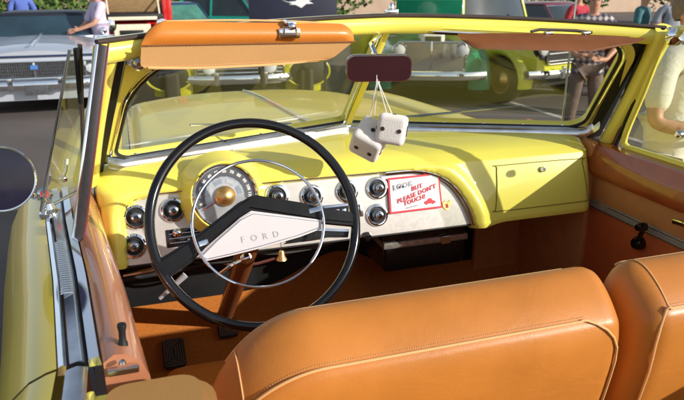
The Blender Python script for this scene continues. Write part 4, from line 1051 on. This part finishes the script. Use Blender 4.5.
tT, bT = car('pickup_truck', 'lime yellow pickup truck with dark grille mouth, right of the green hot rod', (6.0, 7.05, 0), R(18), YT, cat='pickup truck', L=4.6, W=1.90, hoodz=1.12, beltz=1.16, roofz=1.85, cab=(1.45, 2.5), roof=(1.65, 2.4), gril='open', headz=.88, headx=.76, bumz=.50, rw=.37, axle=(.62, 3.5), nose=.10, pick=True, cabw=.86, old=True, fend=.0)

BLUP = pmat('dark_blue_paint', (.02, .05, .11), .2, coat=1., noise=.1, nscale=2)
car('parked_car', 'dark blue car with pale green windows showing between the red car and the navy board', (.95, 12.4, 0), R(12), BLUP, L=4.6, W=1.85, hoodz=.95, beltz=1.0, roofz=1.38, gril='bars', glassm=pmat('greenish_glass', (.06, .20, .15), .1, coat=1., noise=.6, nscale=2.5))
TEAL = pmat('teal_paint', (.01, .30, .22), .25, coat=1., noise=.08, nscale=2)
car('parked_car', 'teal green car parked in the back row behind the windshield header', (4.4, 14.5, 0), R(60), TEAL, L=4.9, W=1.9, hoodz=.98, beltz=1.05, roofz=1.5, cab=(1.6, 4.2), roof=(2.0, 3.6), gril='bars')
car('parked_car', 'white car half hidden behind the lime yellow pickup truck', (10.2, 12.5, 0), R(20), pmat('white_paint', (.75, .75, .74), .3, coat=1, noise=.04), L=4.7, W=1.85, gril='bars', roofz=1.42)
car('parked_car', 'dark red car standing behind the man in the plaid shirt', (9.3, 9.0, 0), R(25), pmat('maroon_paint', (.16, .01, .015), .25, coat=1, noise=.1), L=4.7, W=1.85, gril='bars', roofz=1.42)
REDP = pmat('red_paint', (.55, .012, .012), .25, coat=1., noise=.08, nscale=2)
tR, bR = car('vintage_car', 'red vintage car with cream front panel and its hood propped up', (-.30, 12.6, 0), R(4), REDP, cat='car', L=4.2, W=1.50, hoodz=1.08, beltz=1.08, roofz=1.62, cab=(1.5, 3.0), roof=(1.7, 2.8), old=True, gril=None, bumz=.50, rw=.34, axle=(.5, 3.2), guards=())
CRM = pmat('cream_enamel', (.74, .66, .50), .4, noise=.08, nscale=8, coat=.4)
b = MB(); b.box((-.08, -.06, .80), (.72, .05, .44), None, .02, 3); fp = b.build('front_panel', CRM, tR)
b = MB(); b.box((-.10, -.09, .86), (.46, .02, .09), None, .01); b.build('panel_slot', BLKM, fp)
b = MB(); b.box((-.10, -.09, .70), (.50, .02, .05), None, .01); b.build('panel_slot', BLKM, fp)
b = MB(); b.box((-.05, -.02, 1.13), (.95, .05, .07), None, .015); b.build('radiator_top', CRM, tR)
for s in (-1, 1):
    b = MB(); b.box((s*.68, .9, 1.15), (.20, 1.2, 1.2), None, .05, 3); b.build('cab_side', REDP, tR)
rot = Matrix.Rotation(R(-58), 3, 'X'); b = MB(); b.box(Vector((0, .35, 1.50)), (1.15, .62, .04), rot, .015, 3); b.build('raised_hood', pmat('tan_hood_lining', (.42, .27, .13), .7, noise=.2), tR)
b = MB(); b.box(Vector((0, .45, 1.16)), (1.12, .8, .10), None, .02); b.build('engine', BLKM, tR)
for s in (-1, 1):
    b = MB(); b.bar((s*.5, .1, 1.1), (s*.5, .3, 1.5), .03, .03, .005); b.build('hood_prop', CRM, tR)
    b = MB(); b.lathe([(.03, -.20), (.10, -.10), (.125, 0), (.118, .03), (0, .05)], (s*.50, -.12, 1.0), (0, -1, 0), 26); b.build('headlight', CHR, tR)

b = MB(); b.prism(rrect(.84, .17, .15, 9), frame((0, .06, .86), (1, 0, 0), (0, 0, 1)), .075, .02); b.build('grille_mouth', pmat('grille_dark', (.015, .015, .018), .4), tT)
b = MB(); b.bar((-.58, -.06, .89), (.58, -.06, .89), .07, .05, .015); b.build('grille_bar', CHR, tT)
b = MB(); b.box((0, -.03, 1.10), (.5, .03, .035), None, .01); b.build('hood_badge', CHR, tT)
# display board with a white bird-like emblem
NV = pmat('navy_board', (.010, .012, .035), .55, noise=.2, nscale=5)
BD = thing('display_board', 'navy blue board with a white winged emblem standing behind the driver visor', 'sign board', (1.72, 7.6, GZ), R(-8))
b = MB(); b.box((0, 0, 1.36), (1.24, .04, .95), None, .01); b.build('panel', NV, BD)
for s in (-1, 1):
    b = MB(); b.bar((s*.45, .02, 0), (s*.45, .03, .80), .04, .04, .005); b.build('leg', BLKM, BD)
b = MB(); M = frame((.10, -.022, 1.56), (1, 0, 0), (0, 0, 1))
M = M @ Matrix.Scale(1.15, 4)
b.prism([(-.24, .03), (-.15, .0), (-.06, .01), (-.02, .05), (.03, .05), (.04, .02), (.10, .045), (.17, .04), (.10, .01), (.16, -.02), (.07, -.025), (.01, -.07), (-.03, -.05), (-.06, -.035), (-.14, -.03), (-.10, -.015), (-.17, .0)], M, .004)
b.build('emblem', pmat('emblem_white', (.8, .8, .82), .4, noise=.05), BD)

# ------------------------------------------------------------------ people
SKIN = pmat('skin', (.55, .28, .18), .5, noise=.12, nscale=30)
def skinmesh(name, verts, edges, mat, parent, sub=2, root=0):
    me = bpy.data.meshes.new(name); me.from_pydata([v[0] for v in verts], edges, []); me.materials.append(mat)
    o = bpy.data.objects.new(name, me); COL.objects.link(o); o.parent = parent
    m = o.modifiers.new('skin', 'SKIN'); m.use_smooth_shade = True
    for i, v in enumerate(verts):
        r = v[1]; me.skin_vertices[0].data[i].radius = r if isinstance(r, tuple) else (r, r)
    me.skin_vertices[0].data[root].use_root = True
    s = o.modifiers.new('sub', 'SUBSURF'); s.levels = sub; s.render_levels = sub
    return o
def person(label, loc, rz, shirt, pants, hair=(.08, .05, .03), h=1.75, armL=None, armR=None, group=None, cap=None, stance=.10, long=False):
    """facing -Y; armL/armR: elbow, wrist, hand points"""
    k = h/1.75; t = thing('person', label, 'person', (loc[0], loc[1], GZ), rz, group)
    S = lambda *p: Vector(p)*k
    armL = armL or [(-.27, -.01, 1.16), (-.29, -.08, .92), (-.29, -.10, .84)]
    armR = armR or [(.27, -.01, 1.16), (.29, -.08, .92), (.29, -.10, .84)]
    V = [(S(0, 0, .96), (.150*k, .105*k)), (S(0, .0, 1.14), (.135*k, .095*k)), (S(0, .0, 1.32), (.155*k, .105*k)), (S(0, .01, 1.43), (.105*k, .075*k)), (S(0, 0, 1.50), .052*k), (S(0, -.015, 1.57), (.058*k, .070*k)), (S(0, -.012, 1.655), (.074*k, .092*k)), (S(0, .0, 1.725), (.052*k, .060*k))]
    E_ = [(i, i+1) for i in range(7)]
    SH = {}; LG = {}
    for s, arm in ((-1, armL), (1, armR)):
        i0 = len(V); sh = S(s*.185, 0, 1.42)
        V.append((sh, .058*k)); E_.append((3, i0))
        pts = [S(*p) for p in arm]
        V.append((pts[0], .042*k)); E_.append((i0, i0+1)); V.append((pts[1], .028*k)); E_.append((i0+1, i0+2)); V.append((pts[2], (.038*k, .018*k))); E_.append((i0+2, i0+3))
        SH[s] = (sh, pts)
        d = (pts[2]-pts[1]).normalized(); side = d.cross(Vector((s, .2, .3))).normalized()
        hb = i0+3
        for q, ln in ((-1.5, .062), (-.5, .075), (.5, .080), (1.5, .070)):
            j = len(V); V.append((pts[2]+side*q*.019*k+d*.030*k, .0085*k)); V.append((pts[2]+side*q*.021*k+d*(.03+ln*.6)*k, .0078*k)); V.append((pts[2]+side*q*.021*k+d*(.03+ln)*k+Vector((0, -.012, -.006))*k, .0065*k))
            E_ += [(hb, j), (j, j+1), (j+1, j+2)]
        j = len(V); V.append((pts[1]+d*.045*k+side*.038*k, .010*k)); V.append((pts[1]+d*.085*k+side*.058*k, .008*k)); E_ += [(hb, j), (j, j+1)]
        i1 = len(V); hip = S(s*.085, 0, .90); kn = S(s*(.095+stance*.3), -.02, .50); an = S(s*(.10+stance*.6), .02, .09); to = S(s*(.12+stance*.7), -.14, .04)
        V += [(hip, .088*k), (kn, .060*k), (an, .040*k), (to, (.042*k, .028*k))]; E_ += [(0, i1), (i1, i1+1), (i1+1, i1+2), (i1+2, i1+3)]; LG[s] = (hip, kn, an, to)
    skinmesh('body', V, E_, SKIN, t, 2)
    V = [(S(0, 0, .86), (.168*k, .125*k)), (S(0, 0, 1.0), (.172*k, .128*k)), (S(0, 0, 1.14), (.152*k, .114*k)), (S(0, 0, 1.32), (.172*k, .122*k)), (S(0, .01, 1.44), (.122*k, .092*k))]; E_ = [(0, 1), (1, 2), (2, 3), (3, 4)]
    for s in (-1, 1):
        sh, pts = SH[s]; i = len(V); V += [(sh, .074*k), (sh.lerp(pts[0], .45), .068*k), (sh.lerp(pts[0], .86), .064*k)]; E_ += [(4, i), (i, i+1), (i+1, i+2)]
        if long: V += [(pts[0], .062*k), (pts[0].lerp(pts[1], .5), .054*k), (pts[0].lerp(pts[1], .85), .048*k)]; E_ += [(i+2, i+3), (i+3, i+4), (i+4, i+5)]
    skinmesh('shirt', V, E_, shirt, t, 2, 1)
    V = [(S(0, 0, .97), (.160*k, .118*k))]; E_ = []
    for s in (-1, 1):
        hip, kn, an, to = LG[s]; i = len(V); V += [(hip, .105*k), (kn, .080*k), (an+Vector((0, 0, .0)), .066*k)]; E_ += [(0, i), (i, i+1), (i+1, i+2)]
    skinmesh('trousers', V, E_, pants, t, 2)
    hm = pmat('hair_%d' % int(hair[0]*1000), hair, .7, noise=.3, nscale=90, bump=.5)
    b = MB(); b.lathe([(.0, .125), (.045, .115), (.078, .085), (.090, .04), (.088, .0), (.080, -.02)], S(0, .014, 1.645), (0, .25, 1), 24); b.build('hair' if not cap else 'cap', cap or hm, t, smooth=70)
    b = MB(); b.lathe([(.0, .012), (.010, .006), (.014, -.012), (0, -.016)], S(0, -.098, 1.625), (0, -.3, 1), 10); b.build('nose', SKIN, t)
    for s in (-1, 1):
        b = MB(); b.lathe([(0, .007), (.009, .004), (.011, 0)], S(s*.031, -.090, 1.650), (0, -1, 0), 12); b.build('eye', pmat('eye_dark', (.05, .035, .03), .3, noise=.1), t)
        b = MB(); b.lathe([(0, .008), (.014, .005), (.020, 0), (0, -.006)], S(s*.079, .005, 1.635), (s, 0, 0), 12); b.build('ear', SKIN, t)
        an, to = LG[s][2], LG[s][3]
        b = MB(); b.box((an+to)/2+Vector((0, -.03, .0)), (.105*k, .29*k, .085*k), None, .032, 4); b.build('shoe', pmat('shoe_dark', (.05, .04, .035), .5, noise=.2), t)
    b = MB(); b.box(S(0, -.092, 1.590), (.042, .006, .009), None, .003); b.build('mouth', pmat('lip', (.40, .13, .10), .5, noise=.1), t)
    return t
def cloth(name, c, n=.14): return pmat(name, c, .85, noise=n, nscale=7, bump=.3, bscale=60, bump2=1., b2scale=6.)
def plaid():
    m = bpy.data.materials.new('plaid_cloth'); m.use_nodes = True; n = m.node_tree; b = n.nodes['Principled BSDF']; b.inputs['Roughness'].default_value = .85
    tc = n.nodes.new('ShaderNodeTexCoord'); outs = []
    for ax, sc in (('X', 5), ('Z', 5)):
        wv = n.nodes.new('ShaderNodeTexWave'); wv.bands_direction = ax; wv.inputs['Scale'].default_value = sc; wv.inputs['Distortion'].default_value = .4
        n.links.new(tc.outputs['Object'], wv.inputs['Vector']); outs.append(wv)
    a = n.nodes.new('ShaderNodeMath'); a.operation = 'ADD'; n.links.new(outs[0].outputs['Fac'], a.inputs[0]); n.links.new(outs[1].outputs['Fac'], a.inputs[1])
    h = n.nodes.new('ShaderNodeMath'); h.operation = 'MULTIPLY'; h.inputs[1].default_value = .5; n.links.new(a.outputs[0], h.inputs[0])
    r = n.nodes.new('ShaderNodeValToRGB'); e = r.color_ramp.elements; e[0].position = .2; e[0].color = (.55, .5, .45, 1); e[1].position = .75; e[1].color = (.04, .05, .10, 1); q = e.new(.5); q.color = (.20, .16, .17, 1)
    n.links.new(h.outputs[0], r.inputs[0]); n.links.new(r.outputs[0], b.inputs['Base Color']); return m
PPL = 'visitors standing around the show cars'
arms_fwd = ([(-.30, -.06, 1.18), (-.16, -.26, 1.06), (-.09, -.29, 1.07)], [(.30, -.06, 1.18), (.14, -.26, 1.02), (.07, -.30, 1.03)])
person('man in a plaid shirt and grey-brown trousers standing in front of the yellow pickup truck', (4.40, 4.62, 0), R(-30), plaid(), cloth('brown_grey_trousers', (.17, .12, .10), .2), hair=(.3, .27, .25), h=1.74, armL=arms_fwd[0], armR=arms_fwd[1], group=PPL)
person('person in white shirt with bent arm close beyond the passenger vent window', (2.12, 1.0, 0), R(15), cloth('white_shirt', (.78, .74, .62), .06), cloth('cream_trousers', (.70, .66, .56), .08), hair=(.2, .15, .1), h=1.78, armL=([(-.28, -.04, 1.14), (-.14, -.24, 1.10), (-.05, -.25, 1.12)]), armR=([(.30, -.04, 1.14), (.12, -.25, 1.08), (.04, -.26, 1.09)]), group=PPL, long=False)
person('person in lavender t-shirt and pale jeans leaning by the silver-blue car', (-.93, 10.4, 0), R(-70), cloth('lavender_cloth', (.62, .52, .68), .06), cloth('pale_jeans', (.48, .54, .64), .12), h=1.78, armL=[(-.24, -.16, 1.12), (-.14, -.36, 1.02), (-.10, -.43, 1.0)], armR=[(.24, -.16, 1.16), (.14, -.36, 1.08), (.10, -.43, 1.06)], group=PPL)
person('person in red shirt behind the roof of the silver-blue car', (-3.4, 15.0, 0), R(170), cloth('red_cloth', (.62, .03, .02)), cloth('dark_cloth', (.05, .05, .07)), group=PPL)
person('person in blue shirt behind the roof of the silver-blue car', (-2.6, 14.6, 0), R(10), cloth('blue_cloth', (.10, .16, .50)), cloth('dark_cloth', (.05, .05, .07)), group=PPL)
person('person in teal top and cream vest at the upper right beside the man in plaid', (7.4, 7.2, 0), R(30), cloth('teal_cloth', (.05, .16, .18)), cloth('dark_cloth', (.05, .05, .07)), hair=(.3, .12, .05), h=1.70, group=PPL)
person('person in grey t-shirt at the upper right left of the dark jacket', (7.65, 6.85, 0), R(-20), cloth('grey_cloth', (.30, .32, .36)), cloth('dark_cloth', (.05, .05, .07)), hair=(.3, .12, .05), h=1.72, group=PPL)
person('person in white shirt at the upper right behind the grey t-shirt', (8.4, 7.6, 0), R(180), cloth('white_shirt', (.78, .74, .62), .06), cloth('dark_cloth', (.05, .05, .07)), hair=(.5, .4, .3), h=1.74, group=PPL)
person('person in black jacket at the upper right edge of the picture', (6.75, 5.3, 0), R(20), cloth('black_cloth', (.012, .010, .02)), cloth('dark_cloth', (.05, .05, .07)), h=1.82, group=PPL, long=True)
person('person in red top behind the lime yellow pickup truck', (7.0, 8.3, 0), R(190), cloth('dark_red_cloth', (.45, .03, .05)), cloth('dark_cloth', (.05, .05, .07)), h=1.70, group=PPL)

# far side: shrubs and a low wall
def bush(label, loc, s, seed):
    rnd = random.Random(seed); t = thing('shrub', label, 'shrub', (loc[0], loc[1], GZ), 0, 'shrubs along the far edge of the lot')
    b = MB()
    for k in range(1500):
        d = Vector((rnd.gauss(0, 1), rnd.gauss(0, 1), rnd.gauss(0, 1))).normalized()*(rnd.random()**.4); p = Vector((d.x*s*1.5, d.y*s, s*.75+d.z*s*.75))
        p *= 1+.25*math.sin(d.x*7+seed)*math.sin(d.z*6)
        x = Vector((rnd.gauss(0, 1), rnd.gauss(0, 1), rnd.gauss(0, 1))).normalized()*.10; y = x.orthogonal().normalized()*.06
        b.poly([p-x-y, p+x-y, p+x+y, p-x+y])
    b.build('foliage', pmat('foliage', (.10, .16, .02), .7, noise=.5, nscale=2, col2=(.03, .07, .01)), t, smooth=0, fixn=False)
    b = MB()
    for k in range(5): b.tube([(0, 0, 0), (rnd.uniform(-.5, .5)*s, rnd.uniform(-.4, .4)*s, s*.9)], [.05, .015], 6)
    b.build('stem', pmat('bark', (.10, .07, .05), .9, noise=.3), t)
for i, (x, y, s) in enumerate([(-3.7, 24, 1.5), (-1.3, 30, 1.6), (2.6, 26, 1.5), (7.5, 27, 1.7), (13, 26, 1.5), (18, 24, 1.6), (24, 22, 1.8)]):
    bush(['leafy green shrub beyond the blue shirted person', 'leafy green shrub beyond the red vintage car', 'leafy green shrub beyond the dark blue car', 'leafy green shrub beyond the teal car', 'leafy green shrub beyond the yellow pickup', 'leafy green shrub beyond the white car', 'leafy green shrub beyond the visitors at the upper right'][i], (x, y, 0), s, i+3)
b = MB(); b.box((0, 34, GZ+1.6), (90, .3, 3.2), None, .03); b.box((0, 33.9, GZ+3.26), (90.2, .6, .12), None, .02)
tag(b.build('boundary_wall', pmat('sand_plaster', (.50, .36, .26), .9, noise=.12, nscale=1.5, bump=.3, bscale=20)), 'long sand coloured boundary wall at the far end of the lot', 'wall')
